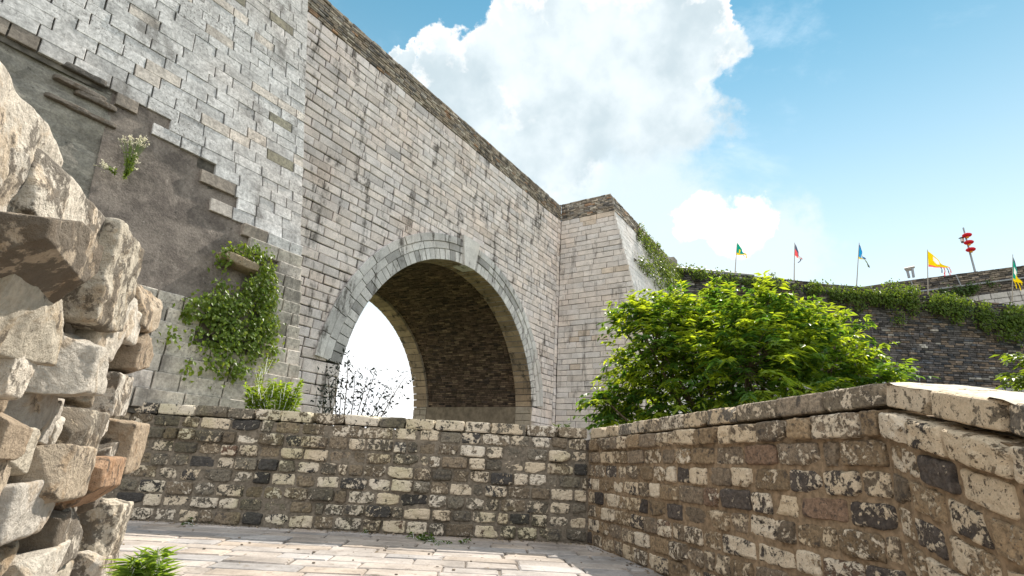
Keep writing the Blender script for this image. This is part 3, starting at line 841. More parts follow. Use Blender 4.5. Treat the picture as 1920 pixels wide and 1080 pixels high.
WB = [at(1590, 540, 52), at(1960, 492, 62)]
FB = empty('far_wall', WB[0]*np.array([1, 1, 0]), 'farther stone wall rising at the right behind the vines, with a grey conduit', 'wall')
a, b = WB[0]*np.array([1, 1, 0]), WB[1]*np.array([1, 1, 0]); u = unit(b-a); L = np.linalg.norm(b-a); w = np.array([u[1], -u[0], 0]); f_ = frame(a, u, Zv, w)
za, zb = WB[0][2], WB[1][2]; sB = (zb-za)/L
mb = MB(); mg = MB()
Lx = L*1.4
fB = lambda P: f_(np.stack([np.asarray(P)[:, 0], np.asarray(P)[:, 1]+za+sB*np.asarray(P)[:, 0], np.asarray(P)[:, 2]], 1))
courses(mb, fB, -2.1, 0, .17, lambda p, q: [(0, Lx)], .3, .9, .03, lambda u_, v_: rk(random.choice(((.15, .125, .10), (.21, .17, .135), (.09, .08, .075))), .6, 1.4), wj=.05, jit=.02)
mb.add(fB([(0, -2.1, -.05), (Lx, -2.1, -.05), (Lx, -.04, -.05), (0, -.04, -.05), (0, -.04, -2), (Lx, -.04, -2), (0, -14, -2), (Lx, -14, -2)]), [(0, 1, 2, 3), (3, 2, 5, 4), (4, 5, 7, 6)], (.05, .045, .04))
mb.build('rubble_parapet', CAPM, FB)
courses(mg, fB, -8., -2.1, .45, lambda p, q: [(0, Lx)], .8, 1.6, .04, lambda u_, v_: rk((.52, .485, .45), .85, 1.05), woff=lambda u_, v_: .03, wj=.02, ch=.02)
mg.add(fB([(0, -8, -.03), (Lx, -8, -.03), (Lx, -2.1, -.03), (0, -2.1, -.03)]), [(0, 1, 2, 3)], (.12, .11, .1))
mg.build('stone_face', PIER, FB)
mb = MB()
t = np.linspace(3.2, Lx, 12)
tube(mb, fB(np.stack([t, t*0-1.15, t*0+.15], 1)), .06, 5)
for tt_ in (1.8, 5.2, 9.0): tube(mb, fB([(tt_, -.1, .15), (tt_+.25, -1.15, .15)]), .045, 5)
mb.build('conduit', METAL, FB)

# ------------------------------------------------------------------ foliage
def leaves(mb, P, Dv, Nn, L, Wd, col):
    """kite leaves: P base Nx3, Dv direction, Nn normal, L length N, Wd width N"""
    P = np.asarray(P); Dv = Dv/np.linalg.norm(Dv, axis=1)[:, None]
    S = np.cross(Dv, Nn); S /= np.linalg.norm(S, axis=1)[:, None]+1e-9; Nn = np.cross(S, Dv)
    L = L[:, None]; Wd = Wd[:, None]
    A = P; B = P+Dv*L*.45+S*Wd*.5+Nn*Wd*.15; C = P+Dv*L-Nn*L*.10; E = P+Dv*L*.45-S*Wd*.5+Nn*Wd*.15
    V = np.stack([A, B, C, E], 1).reshape(-1, 3); n = len(P)
    i = np.arange(n)*4; F = np.stack([i, i+1, i+2, i+3], 1)
    F3 = np.concatenate([np.stack([i, i+1, i+2], 1), np.stack([i, i+2, i+3], 1)])
    mb.add(V, F3, np.concatenate([col, col]))
def rdir(n, up=0.):
    d = RNG.normal(size=(n, 3)); d[:, 2] += up; return d/np.linalg.norm(d, axis=1)[:, None]
def gcol(n, base, var=.3, yel=.0):
    k = 1+(RNG.random((n, 1))-.5)*2*var; c = np.array(base)[None]*k
    y = RNG.random((n, 1))*yel; return c*(1-y)+np.array([.16, .20, .03])*y

def spray(mb, tw, p, d, length, nl, ll, lw, base, droop=.5, var=.25, yel=.2):
    """arching shoot with paired leaflets"""
    n = 7; t = np.linspace(0, 1, n)[:, None]; d = unit(d)
    pts = p+d*length*t+np.array([0, 0, -1])*length*droop*t**2.2+np.array(rdir(1)[0])*length*.08*t
    if tw is not None: tube(tw, pts, np.linspace(.006, .002, n)*length*3, 3)
    tt = RNG.random(nl)*.92+.08; idx = tt*(n-1); i = np.minimum(idx.astype(int), n-2); f = (idx-i)[:, None]
    P = pts[i]*(1-f)+pts[i+1]*f; T = pts[i+1]-pts[i]; T /= np.linalg.norm(T, axis=1)[:, None]
    S = np.cross(T, Zv); S /= np.linalg.norm(S, axis=1)[:, None]+1e-6
    sg = np.where(RNG.random(nl) > .5, 1, -1)[:, None]
    D_ = T*.55+S*sg*.9+rdir(nl)*.35; D_[:, 2] -= .25
    Nn = np.tile(Zv, (nl, 1))+rdir(nl)*.55
    leaves(mb, P, D_, Nn, ll*(.6+.8*RNG.random(nl)), lw*(.7+.6*RNG.random(nl)), gcol(nl, base, var, yel))

def tree():
    DT = 13.5
    base = at(1420, 900, DT); base[2] = -.25
    T = empty('broadleaf_tree', base, 'bushy bright green tree in front of the far dark wall, above the right parapet', 'tree')
    wood = MB(); lf = MB()
    lobes = [(1230, 640, 75), (1195, 600, 42), (1250, 600, 60), (1300, 620, 80), (1340, 580, 55), (1270, 570, 34), (1400, 605, 62), (1440, 560, 30), (1350, 560, 22), (1195, 590, 26), (1470, 600, 50), (1520, 620, 50), (1575, 625, 42),
             (1500, 670, 80), (1560, 690, 60), (1612, 690, 44), (1655, 705, 26), (1400, 690, 100), (1300, 710, 90), (1220, 720, 80), (1180, 760, 60), (1145, 775, 40),
             (1270, 790, 60), (1360, 780, 80), (1480, 760, 90), (1600, 740, 50), (1180, 690, 36), (1130, 745, 22), (1155, 600, 14), (1440, 640, 70), (1350, 650, 80)]
    for (px, py, r) in lobes:
        dd = DT+RNG.uniform(-1.3, 1.5); c = at(px, py, dd); rr = r/1002*dd*1.02
        # limb
        s = base+np.array([RNG.normal()*.15, RNG.normal()*.15, .3]); mid = (s*.45+c*.55)+np.array([RNG.normal()*.2, RNG.normal()*.2, -.35])
        t = np.linspace(0, 1, 8)[:, None]; pts = (1-t)**2*s+2*t*(1-t)*mid+t*t*c
        tube(wood, pts, np.linspace(.075, .018, 8), 5)
        n = int(4+90*rr*rr+10*rr)
        for k in range(n):
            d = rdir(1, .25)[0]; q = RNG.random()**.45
            p = c+d*rr*q*np.array([1, 1, .9])*RNG.uniform(.8, 1.25)
            out = unit(d*.8+unit(p-(base+Zv*2))*.6+np.array([0, 0, .25]))
            st = p-out*.25
            if k % 4 == 0:
                tube(wood, np.array([c+(st-c)*.1, (c+st)/2+rdir(1)[0]*.05, st]), np.array([.014, .01, .006]), 3)
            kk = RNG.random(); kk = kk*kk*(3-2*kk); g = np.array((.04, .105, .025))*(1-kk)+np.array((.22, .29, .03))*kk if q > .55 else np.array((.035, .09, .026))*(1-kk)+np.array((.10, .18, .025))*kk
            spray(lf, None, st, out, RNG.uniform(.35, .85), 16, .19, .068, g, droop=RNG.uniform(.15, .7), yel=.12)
    for k in range(5):
        p1 = base+np.array([RNG.normal()*.3, RNG.normal()*.3, 1.3]); t = np.linspace(0, 1, 6)[:, None]
        tube(wood, base*(1-t)+p1*t, np.linspace(.13, .07, 6), 8)
    lf.build('crown', LEAF, T); wood.build('trunk', BARK, T)
tree()

def small_sprays(name, label, cat, pts, dirs, lens, nl, ll, lw, base, droop, parent=None, dense=1, yel=.3, group=None, loc=None, var=.3):
    loc = pts[0] if loc is None else loc
    T = empty(name, loc, label, cat, group); lf = MB(); wd = MB()
    for p, d, l in zip(pts, dirs, lens): spray(lf, wd, p, d, l, nl, ll, lw, base, droop, yel=yel, var=var)
    lf.build('foliage', LEAF, T); wd.build('stem', m_tint('green_stem', .7, bs=0), T); return T

# edge of another tree at the right
c0 = at(1935, 690, 9.5); pts = []; dirs = []; lens = []
for k in range(560):
    px, py = (random.uniform(1875, 1990), random.uniform(660, 722)) if k < 110 else (1990+random.uniform(10, 330), 640+random.uniform(-110, 90))
    if px < 1905 and 675 < py < 700: continue
    if k >= 110 and ((px-2150)/190)**2+((py-630)/110)**2 > 1: continue
    p = at(px, py, 9.5+random.uniform(-.5, .8)); pts.append(p+np.array([.2, 0, 0])); dirs.append(np.array([-1, random.uniform(-.4, .4), random.uniform(-.1, .5)])); lens.append(random.uniform(.2, .34))
Tt = empty('broadleaf_tree', at(1990, 900, 9.6)*np.array([1, 1, 0]), 'branch tips of a second green tree at the right edge above the sloping coping', 'tree')
lf = MB(); wd = MB(); bs = at(2110, 800, 9.6); bs[2] = -.25
for p, d, l in zip(pts, dirs, lens): spray(lf, wd, p, d, l, 12, .10, .045, (.075, .125, .018), .35, yel=.35)
for p in pts[::12]:
    t = np.linspace(0, 1, 6)[:, None]; mid = (bs+p)/2+np.array([.3, 0, .4]); tube(wd, (1-t)**2*(bs+Zv*.4)+2*t*(1-t)*mid+t*t*p, np.linspace(.04, .008, 6), 5)
tube(wd, np.array([bs, bs+Zv*1.2]), np.array([.09, .05]), 7)
lf.build('crown', LEAF, Tt); wd.build('trunk', BARK, Tt)

def ivy(name, label, regions, plane, base, ll, parent=None, cat='ivy', out=.08, hang=.9, yel=.2, clump=None):
    """regions: (px, py, rx, ry, n); plane(px, py) -> (point, normal)"""
    lf = MB(); wd = MB(); first = None
    for (px, py, rx, ry, n) in regions:
        for k in range(int(n)):
            a = RNG.random()*2*math.pi; q = math.sqrt(RNG.random())
            x, y = px+rx*q*math.cos(a), py+ry*q*math.sin(a)
            p, nn = plane(x, y)
            first = p if first is None else first
            m_ = 5
            j = RNG.normal(size=(m_, 3))*ll*.9; P = p+j-nn*np.sum(j*nn, 1)[:, None]+nn*(RNG.random((m_, 1))**.7*out+.01)
            D_ = np.tile(-Zv*hang, (m_, 1))+rdir(m_)*.6+nn*.4
            Nn = np.tile(nn+Zv*.5, (m_, 1))+rdir(m_)*.5
            leaves(lf, P, D_, Nn, ll*(.6+.8*RNG.random(m_)), ll*.8*(.6+.7*RNG.random(m_)), gcol(m_, base, .4, yel))
        # creeping stems
        for k in range(3):
            pp = [plane(px+RNG.uniform(-.7, .7)*rx, py+s*ry) for s in np.linspace(.9, -.7, 5)]
            tube(wd, np.array([q_[0]+q_[1]*.015 for q_ in pp]), .006 if ll < .12 else .02, 4)
    T = empty(name, first, label, cat)
    lf.build('foliage', LEAF, T); wd.build('stem', BARK, T); return T

def pl_tower(x, y):
    off = 5.9
    for _ in range(6):
        P = hit(x, y, CRN+NV*off, NV); off = float(prof(P[2]))
    return P, unit(NV+Zv*.25)
reg = [(430, 476, 22, 8, 22), (485, 510, 14, 26, 36), (490, 555, 18, 34, 70), (462, 545, 14, 16, 30), (440, 575, 20, 20, 34), (385, 572, 36, 16, 60), (348, 592, 18, 7, 16), (492, 610, 13, 34, 50), (425, 630, 20, 36, 60),
       (400, 600, 28, 20, 44), (462, 660, 14, 26, 30), (470, 620, 12, 22, 26), (500, 640, 8, 40, 20), (398, 664, 16, 26, 26), (430, 690, 10, 14, 10), (360, 640, 16, 20, 8), (375, 690, 6, 22, 4), (410, 540, 10, 10, 6), (430, 700, 30, 8, 14), (470, 480, 26, 10, 25), (415, 490, 12, 16, 14), (345, 690, 8, 20, 4), (310, 630, 10, 30, 6)]
ivy('ivy', 'leafy ivy hanging over the niche in the near grey buttress', reg, pl_tower, (.09, .15, .028), .07, out=.22, yel=.6)

def pl_flank(x, y):
    off = 3.6
    for _ in range(6):
        P = hit(x, y, CRN+NV*off, NV); off = float(prof(P[2])) if P[2] < 15 else 3.4
    P = P.copy(); return P, unit(NV+Zv*.2)
reg = [(1196, 435, 5, 16, 26), (1207, 452, 10, 14, 40), (1220, 470, 12, 16, 60), (1232, 488, 14, 16, 70), (1246, 505, 16, 16, 80), (1238, 525, 18, 20, 80), (1258, 525, 14, 20, 80), (1215, 505, 14, 12, 40), (1202, 495, 10, 8, 16), (1268, 510, 8, 16, 50), (1262, 550, 18, 20, 50), (1190, 487, 5, 3, 5)]
ivy('ivy', 'ivy patch spreading down the sunlit flank of the right buttress', reg, pl_flank, (.06, .10, .03), .16, out=.35, yel=.45)

def pl_far(x, y):
    best = None
    for i in range(3):
        a, b = WA[i], WA[i+1]; u = unit(b-a); w = np.array([u[1], -u[0], 0])
        P = hit(x, y, a, w); s = (P-a) @ u
        if -2 <= s <= np.linalg.norm(b-a)+(.01 if i < 2 else 9): return P, w
    return P, w
reg = []
top = [(1280, 506), (1330, 513), (1400, 524), (1460, 532), (1520, 537), (1580, 545), (1640, 548), (1700, 552), (1760, 558), (1820, 566), (1880, 578), (1925, 585)]
thick = [7, 7, 8, 10, 14, 18, 20, 26, 28, 32, 38, 46]
for i in range(len(top)-1):
    (x0, y0), (x1, y1) = top[i], top[i+1]
    for s in np.arange(0, 1, .34):
        if random.random() < .22: continue
        x, y, t = x0+(x1-x0)*s, y0+(y1-y0)*s, thick[i]
        dens = .5 if x < 1500 else 1.
        reg.append((x, y+t*.45+3, 14, t*random.uniform(.35, .65), 34*dens*t/26)); reg.append((x+random.uniform(-8, 8), y+2, 12, 7, 12*dens))
        if random.random() < .5: reg.append((x+random.uniform(-10, 10), y+t*random.uniform(.8, 1.2), 8, t*.6, 16*dens))
reg += [(1890, 615, 36, 22, 70), (1840, 600, 20, 20, 30), (1680, 595, 10, 16, 14), (1610, 575, 12, 10, 12), (1700, 545, 16, 10, 30), (1665, 540, 14, 10, 26), (1440, 530, 18, 14, 30), (1530, 540, 20, 12, 30)]
ivy('vine_fringe', 'thick band of vines draped over the top of the far dark brick wall', reg, pl_far, (.06, .11, .018), .19, out=.7, yel=.5, cat='vine')
def pl_B(x, y): P = hit(x, y, a_B, w_B); return P, w_B
a_B, w_B = a, w
ivy('vine_patch', 'small dark vine patch on the pale stones of the farther wall', [(1800, 545, 22, 7, 30), (1820, 538, 12, 6, 20), (1775, 548, 20, 6, 20), (1855, 532, 6, 4, 6)], pl_B, (.04, .08, .02), .2, out=.3, cat='vine')

# flowering weed on the render, two heads
def flower(px, py, pts, label):
    b, nn = pl_tower(px, py); T = empty('flowering_weed', b, label, 'wildflower', 'flowering weeds on the brown render')
    st = MB(); lf = MB(); fl = MB()
    for (x, y) in pts:
        e, _ = pl_tower(x, y); e = e+nn*random.uniform(.05, .16); t = np.linspace(0, 1, 6)[:, None]
        mid = (b*.55+e*.45)+nn*.06; mid = mid+((b-mid) @ DV)*DV*.4
        c = (1-t)**2*b+2*t*(1-t)*mid+t*t*e; tube(st, c, .0028, 4, (.12, .17, .04))
        n = 7; P = e+RNG.normal(size=(n, 3))*.012
        leaves(fl, P, rdir(n, .3), rdir(n, 1.), .022*(.7+.6*RNG.random(n)), .02*(.7+.6*RNG.random(n)), gcol(n, (.72, .68, .52), .1))
        n = 6; tt = RNG.random((n, 1))*.65; P = (1-tt)**2*b+2*tt*(1-tt)*mid+tt*tt*e
        leaves(lf, P, rdir(n, .3), rdir(n, .5)+nn, .045*(.6+.6*RNG.random(n)), .016*(.7+.6*RNG.random(n)), gcol(n, (.09, .15, .025), .3, .4))
    st.build('stem', m_tint('green_stem', .7, bs=0), T); lf.build('foliage', LEAF, T); fl.build('blossom', m_tint('petal', .7, trans=.3, bs=0), T)
flower(234, 333, [(random.uniform(218, 272), random.uniform(262, 284)+abs(0)) for _ in range(46)]+[(random.uniform(236, 250), random.uniform(290, 325)) for _ in range(10)], 'white flowering weed standing upright on the dark brown render')
flower(214, 326, [(random.uniform(172, 192), random.uniform(310, 322)) for _ in range(9)]+[(205, 325)], 'small sprawling white flowering weed left of the upright one')

# shrub behind the front wall, foot of the tower
def shrub(px0, px1, ytop, ybase, dist, n, label, base, ll, lw, name='shrub', up=1.2, nl=22, droop=.15, yel=.4, length=(.3, .5)):
    pts = []; dirs = []; lens = []
    b0 = at((px0+px1)/2, ybase, dist)
    for k in range(n):
        x = random.uniform(px0, px1); e = at(x, random.uniform(ytop, ybase), dist+random.uniform(-.25, .25)); f = b0*.6+e*.4; f[2] = b0[2]-.1
        d = e-f; l = random.uniform(*length); pts.append(e-unit(d)*l); dirs.append(unit(unit(d)+np.array([0, 0, up*.4])+rdir(1)[0]*.3)); lens.append(l)
    return small_sprays(name, label, 'plant', pts, dirs, lens, nl, ll, lw, base, droop, loc=np.array([b0[0], b0[1], -.25]), yel=yel)
shrub(458, 574, 708, 775, 8.0, 120, 'bright green leafy shrub at the foot of the near buttress', (.15, .24, .03), .07, .03, length=(.18, .3), nl=26, yel=.5)
shrub(482, 506, 660, 730, 7.7, 12, 'tall pale shoots rising beside the ivy niche', (.12, .17, .05), .05, .018, length=(.16, .3), name='wild_shoots')
# twiggy plant against the bright arch, backlit darkness put into its leaf colour
bp = at(648, 790, 13.6); T = empty('twiggy_shrub', bp*np.array([1, 1, 0])+Zv*-.25, 'sparse shrub with leaves coloured dark as a silhouette against the bright sky inside the arch', 'shrub')
lf = MB(); wd = MB()
stems = [((650, 790), (655, 700), (652, 668)), ((650, 790), (690, 740), (706, 688)), ((660, 790), (725, 748), (766, 700)), ((655, 790), (620, 740), (612, 690)), ((650, 790), (630, 720), (628, 690)), ((660, 790), (690, 790), (720, 775)),
         ((650, 790), (670, 740), (664, 700)), ((650, 790), (610, 760), (602, 730)), ((660, 790), (700, 760), (728, 720)), ((645, 790), (640, 750), (640, 712)), ((655, 790), (690, 770), (735, 745)), ((650, 785), (680, 740), (690, 705)), ((648, 790), (600, 770), (606, 750))]
for s in stems:
    dd = 13.6+random.uniform(-.4, .4); a_, m_, e_ = [at(x, y, dd) for x, y in s]; a_[2] = -.25+random.random()*.2
    t = np.linspace(0, 1, 12)[:, None]; c = (1-t)**2*a_+2*t*(1-t)*m_+t*t*e_; tube(wd, c, np.linspace(.02, .004, 12), 4)
    n = 62; tt = .3+.7*RNG.random((n, 1))**.8; n = n; P = (1-tt)**2*a_+2*tt*(1-tt)*m_+tt*tt*e_+RNG.normal(size=(n, 3))*.10
    leaves(lf, P, rdir(n), rdir(n), .125*(.6+.7*RNG.random(n)), .045*(.6+.7*RNG.random(n)), gcol(n, (.02, .03, .022), .3))
lf.build('foliage', m_tint('backlit_leaf', .6, bs=0), T); wd.build('stem', BARK, T)
shrub(1036, 1066, 794, 806, 18., 12, 'tiny dark weed at the foot of the inner wall corner', (.03, .06, .02), .16, .06, name='weed', length=(.2, .3), nl=10)

# weeds on the paving and bottom left plant
def weed(px, py, dx, n, dist_fn, label, ll=.05, base=(.05, .10, .02)):
    P0 = hit(px, py, (0, 0, 0), Zv); pts = []; dirs = []; lens = []
    for k in range(n):
        p = hit(px+random.uniform(-dx, dx), py+random.uniform(-3, 4), (0, 0, 0), Zv); pts.append(p); d = rdir(1, 1.)[0]; d[2] = abs(d[2]); dirs.append(d-np.array([0, .4, 0])); lens.append(random.uniform(.06, .16))
    return small_sprays('weed', label, 'weed', pts, dirs, lens, 12, ll, ll*.42, base, .5, loc=P0, yel=.3, group='weeds at the foot of the back wall')
weed(796, 1010, 22, 20, None, 'taller weed tuft at the foot of the back wall, near its middle')
weed(848, 1016, 34, 12, None, 'low spreading weed right of the taller tuft by the back wall', .04)
weed(366, 982, 14, 10, None, 'little dark weed at the left foot of the back wall', .045, (.03, .07, .02))
weed(694, 996, 8, 3, None, 'tiny weed sprout at the wall foot between the other tufts', .035)
dbm = MB()
for k in range(420):
    a_ = random.random(); 
    if k < 260: p = FW0*(1-a_)+FW1*a_+FN*(.03+abs(random.gauss(0, .05)))
    elif k < 340: p = FW1*(1-a_)+RDG*a_+RN*(.03+abs(random.gauss(0, .05)))
    else: p = np.array([random.uniform(-3.8, 1.1), random.uniform(4.6, 6.8), 0])
    if k % 3: rock(dbm, p+Zv*.004, I3, np.array([1, .7, .5])*random.uniform(.004, .016), n=2, power=4, rough=.3, col=rk((.22, .18, .14), .5, 1.4))
    else:
        L_ = np.array([random.uniform(.02, .05)]); leaves(dbm, [p+Zv*.008], rdir(1)*np.array([1, 1, .1]), np.array([[0, .1, 1.]]), L_, L_*.45, np.array([rk((.24, .17, .07), .5, 1.3)]))
o_ = dbm.build('leaf_litter', m_tint('litter', .9, bs=0), loc=(-1, 6, 0)); tag(o_, 'grit and dry leaf litter gathered at the foot of the low walls', 'litter'); o_['kind'] = 'stuff'
bp = at(262, 1130, 1.9)
pts = [bp+np.array([random.uniform(-.06, .06), random.uniform(-.05, .05), 0]) for _ in range(16)]
tg = [(298, 1035), (270, 1022), (290, 1050), (240, 1060), (300, 1068), (255, 1045), (280, 1030), (262, 1065), (290, 1078), (246, 1075), (272, 1050), (235, 1080), (284, 1062), (265, 1035), (296, 1045), (250, 1060)]
T = empty('weed', np.array([bp[0], bp[1], 0]), 'fresh green long leaved plant at the foot of the rubble pile', 'plant')
lf = MB(); wd = MB()
for p, (x, y) in zip(pts, tg):
    e = at(x, y, 1.85+random.uniform(-.05, .05)); p = p.copy(); l = np.linalg.norm(e-p)
    spray(lf, wd, p, unit(e-p+Zv*.05), l*1.05, 30, .055, .009, (.13, .22, .05), .12, yel=.3)
g0 = np.array([bp[0], bp[1], 0]); tube(wd, np.array([g0, g0*.3+bp*.7, bp]), .006, 5)
for p in pts: tube(wd, np.array([bp-Zv*.05, p]), .004, 4)
lf.build('foliage', LEAF, T); wd.build('stem', m_tint('green_stem', .7, bs=0), T)

# ------------------------------------------------------------------ ruined wall end on the left
random.seed(21); RNG = np.random.default_rng(21)
GP = np.array([-1.34, 1.745, 0]); GU = np.array([-.407, .913, 0]); GU = unit(GU); GNn = np.array([GU[1], -GU[0], 0])   # face looks right
RW = empty('ruined_wall', GP-GU*.5, 'broken end of a sunlit rubble wall stacked from rough tan stones', 'ruin')
mcore = MB()
def onface(px, py, off=0.): return hit(px, py, GP+GNn*off, GNn)
rcols = [(.52, .46, .37), (.58, .52, .44), (.44, .36, .27), (.56, .51, .44), (.36, .28, .20), (.45, .41, .36)]
# (px, py, half length px, half height px, lean in degrees, jut, shade)
ST = [(52, 215, 120, 46, 57, .05, 1), (165, 370, 85, 38, 52, .06, 1), (215, 440, 45, 30, 45, .03, 0), (20, 290, 60, 55, 60, .02, 4),
      (60, 385, 105, 62, 42, .05, 3), (140, 440, 48, 32, 45, .0, 0), (75, 500, 90, 56, 30, .12, 2), (15, 420, 30, 40, 50, .0, 4), (205, 520, 62, 60, 38, .07, 0), (232, 470, 26, 40, 40, .02, 0), (298, 548, 42, 34, 20, .02, 2),
      (248, 600, 52, 36, 25, .0, 3), (48, 600, 78, 62, 32, .06, 0), (140, 590, 42, 46, 35, -.02, 5), (200, 640, 42, 40, 28, .05, 1), (268, 678, 54, 34, 10, .02, 4),
      (15, 700, 36, 52, 30, .04, 1), (150, 690, 58, 52, 25, .09, 3), (225, 745, 50, 42, 15, .0, 3), (80, 760, 52, 52, 25, -.01, 5), (160, 822, 48, 46, 12, .03, 0), (248, 836, 60, 34, 4, .05, 4),
      (10, 800, 34, 34, 25, .05, 4), (15, 862, 38, 50, 18, .03, 0), (105, 900, 84, 54, 14, .09, 2), (205, 905, 44, 52, 8, .03, 1), (30, 985, 52, 52, 10, .06, 5), (115, 1010, 56, 58, 8, .04, 1), (212, 1003, 52, 52, 0, .04, 0),
      (70, 1085, 70, 30, 6, .05, 3), (185, 1082, 60, 26, 0, .04, 1), (-30, 560, 40, 80, 35, .03, 1), (-30, 330, 60, 80, 55, .03, 3), (-40, 930, 50, 60, 10, .03, 2), (-40, 180, 90, 50, 58, .03, 2), (110, 320, 60, 34, 55, -.03, 4), (200, 1125, 50, 30, 0, .02, 2), (90, 1140, 50, 30, 0, .02, 0)]
ST.append((178, 905, 34, 40, 8, .10, 6)); rcols.append((.42, .27, .17))
for si, (px, py, hl, hh, lean, jut, sh) in enumerate(ST):
    c = onface(px, py, jut*.5); dist = (c-EYE) @ FWD
    la = R(lean)
    e = onface(px+hl*math.cos(la), py+hl*math.sin(la), jut*.5); g = onface(px+hh*math.sin(la), py-hh*math.cos(la), jut*.5)
    ax_l = (e-c) @ GU; az_l = (e-c)[2]; L_ = np.linalg.norm(e-c); H_ = abs((g-c)[2])*.92+.012
    du = unit(GU+Zv*(random.uniform(-.07, .07)+(.0 if sh else .02)))
    H_ = min(max(np.linalg.norm(g-c)*.98, .05), .15)
    c = c.copy(); c[2] = min(c[2], 1.50-H_)
    vv = unit(np.cross(GNn, du)); vv = vv if vv[2] > 0 else -vv
    ax = np.array([du, vv, unit(GNn+du*random.uniform(-.15, .3)+vv*random.uniform(-.15, .25))])
    dep = .16; near = .045 if (py < 420 and px < 130) else (.03 if py < 480 else 0.)
    col = np.array(rcols[sh])*random.uniform(.85, 1.04)
    s = MB()
    rock(s, c+GNn*(jut*.45-dep*.98-near), ax, (min(L_, .24)*.70 if si > 1 else .27, H_*1.0 if si > 1 else .095, dep), n=40, power=random.uniform(16, 30), rough=random.uniform(.05, .075), chips=random.randint(4, 7), chip=random.uniform(.80, .90), col=col, rnd=(random.choice((.1, .4, .6, .9, 1.2)), random.random(), random.random()), freq=3.2)
    s.build('stone', RUB, RW, loc=c, smooth=True)
for k in range(34):           # small packing stones between the big ones
    px, py = random.uniform(-20, 235), random.uniform(200, 1080)
    if py < 110+1.5*px or px > 215: continue
    c = onface(px, py, -.03); c[2] = min(c[2], 1.45); s = MB(); ax = np.array([unit(GU+Zv*random.uniform(-.4, .4)), Zv, GNn])
    rock(s, c-GNn*.05, ax, (random.uniform(.04, .08), random.uniform(.025, .05), .07), n=14, power=random.uniform(4, 9), rough=.14, chips=7, chip=.75, col=np.array(random.choice(rcols[:6]))*random.uniform(.8, 1.1), rnd=(random.random(), random.random(), random.random()), freq=3.)
    s.build('stone', RUB, RW, loc=c, smooth=True)
# mass of mortar and stone behind the face stones
bot = -.05
prof_end = [(0, 1.56), (.0, 1.5), (.03, 1.2), (.06, .9), (.05, .5), (.03, .2), (.03, bot)]
us = np.linspace(-3.2, .16, 60); vs = np.linspace(bot, 1.46, 30)
fg = frame(GP, GU, Zv, GNn)
sheet(mcore, fg, us, vs, lambda a_, b_: -.13+fbm(np.stack([a_*5, b_*5, a_*0], 1), 4)*.035)
ends = fg(np.array([(.16, z, -.09-.0) for z in vs]+[(.10, z, -.9) for z in vs])); k = len(vs)
mcore.add(ends, [(i, i+k, i+k+1, i+1) for i in range(k-1)])
mcore.add(fg([(-3.2, 1.46, -.09), (.16, 1.46, -.09), (.1, 1.46, -.9), (-3.2, 1.46, -.9), (-3.2, bot, -.9), (.1, bot, -.9)]), [(0, 1, 2, 3), (3, 2, 5, 4)])
mcore.build('mortar_core', m_simple('ruin_mortar', (.25, .20, .145), .95, .4, 18., .8, .02), RW)

# ------------------------------------------------------------------ flags, lanterns and mast on the far walls
def flag(px0, py0, ytop, xtop, dist, tri, fringe, cols, label, emblem=None):
    """pole from (px0, py0) up to (xtop, ytop); tri: pixel corners (hoist top, hoist bottom, fly)"""
    b = at(px0, py0, dist); t = at(xtop, ytop, dist)
    T = empty('pennant_flag', b, label, 'flag', 'pennants planted along the far walls')
    mb = MB(); tube(mb, np.array([b, t]), np.array([.035, .018]), 6, (.32, .27, .22)); mb.build('pole', PAINT, T)
    A, B, Cc = [at(x, y, dist) for (x, y) in tri]
    n = 16; mb = MB(); V = []; cl = []; F = []
    ns = np.array([math.sin(R(20)), -math.cos(R(20)), 0])
    for i in range(n+1):
        for j in range(n+1):
            s, v = i/n, j/n
            h = A*(1-v)+B*v; p = h*(1-s)+Cc*s
            p = p+ns*(.10*math.sin(s*7+v*2.)*s+.05*math.sin(s*15+v*6)*s); V.append(p)
    for i in range(n):
        for j in range(n):
            k = i*(n+1)+j; F.append((k, k+n+1, k+n+2, k+1)); cl.append(cols((i+.5)/n, (j+.5)/n))
    mb.add(V, F, np.array(cl)); mb.build('pennant', CLOTH, T)
    mb = MB()
    for (x0, y0, x1, y1, c) in fringe:
        p, q = at(x0, y0, dist), at(x1, y1, dist); m_ = (p+q)/2+np.array([.05, 0, 0]); d = .05
        for (g, h) in ((p, m_), (m_, q)):
            mb.add([g-np.array([d, 0, 0]), g+np.array([d, .02, 0]), h+np.array([d*.8, 0, 0]), h-np.array([d*.8, .02, 0])], [(0, 1, 2, 3)], c)
    if fringe: mb.build('fringe', CLOTH, T)
G, Yl, Bl, Rd, Wh, Dk = (.0, .26, .17), (.72, .52, .0), (.01, .24, .50), (.72, .09, .10), (.75, .72, .70), (.07, .08, .13)
def c1(s, v):
    if v > .84 or (s > .72): return Yl
    if s > .62 and v < .5: return Bl
    if .22 < s < .45 and .35 < v < .75: return Yl
    return G
flag(1378, 516, 453, 1382, 42, [(1382, 455), (1380, 478), (1399, 478)], [(1398, 477, 1399, 484, Yl), (1393, 478, 1395, 481, Dk)], c1, 'small green and yellow triangular pennant, leftmost on the far wall')
c2 = lambda s, v: (Dk if v < .35 else (Wh if v > .9 or (s > .55 and v > .5) else Rd)) if s < .8 else (.5, .12, .14)
flag(1489, 527, 455, 1490, 42.4, [(1491, 457), (1490, 482), (1503, 487)], [(1502, 486, 1496, 493, Dk), (1499, 483, 1501, 489, Dk)], c2, 'faded red and grey tattered pennant on the far wall')
c3 = lambda s, v: Yl if v > .86 else ((.02, .06, .22) if v < .1 or s > .75 else ((.6, .6, .6) if .5 < s < .62 and v > .3 else Bl))
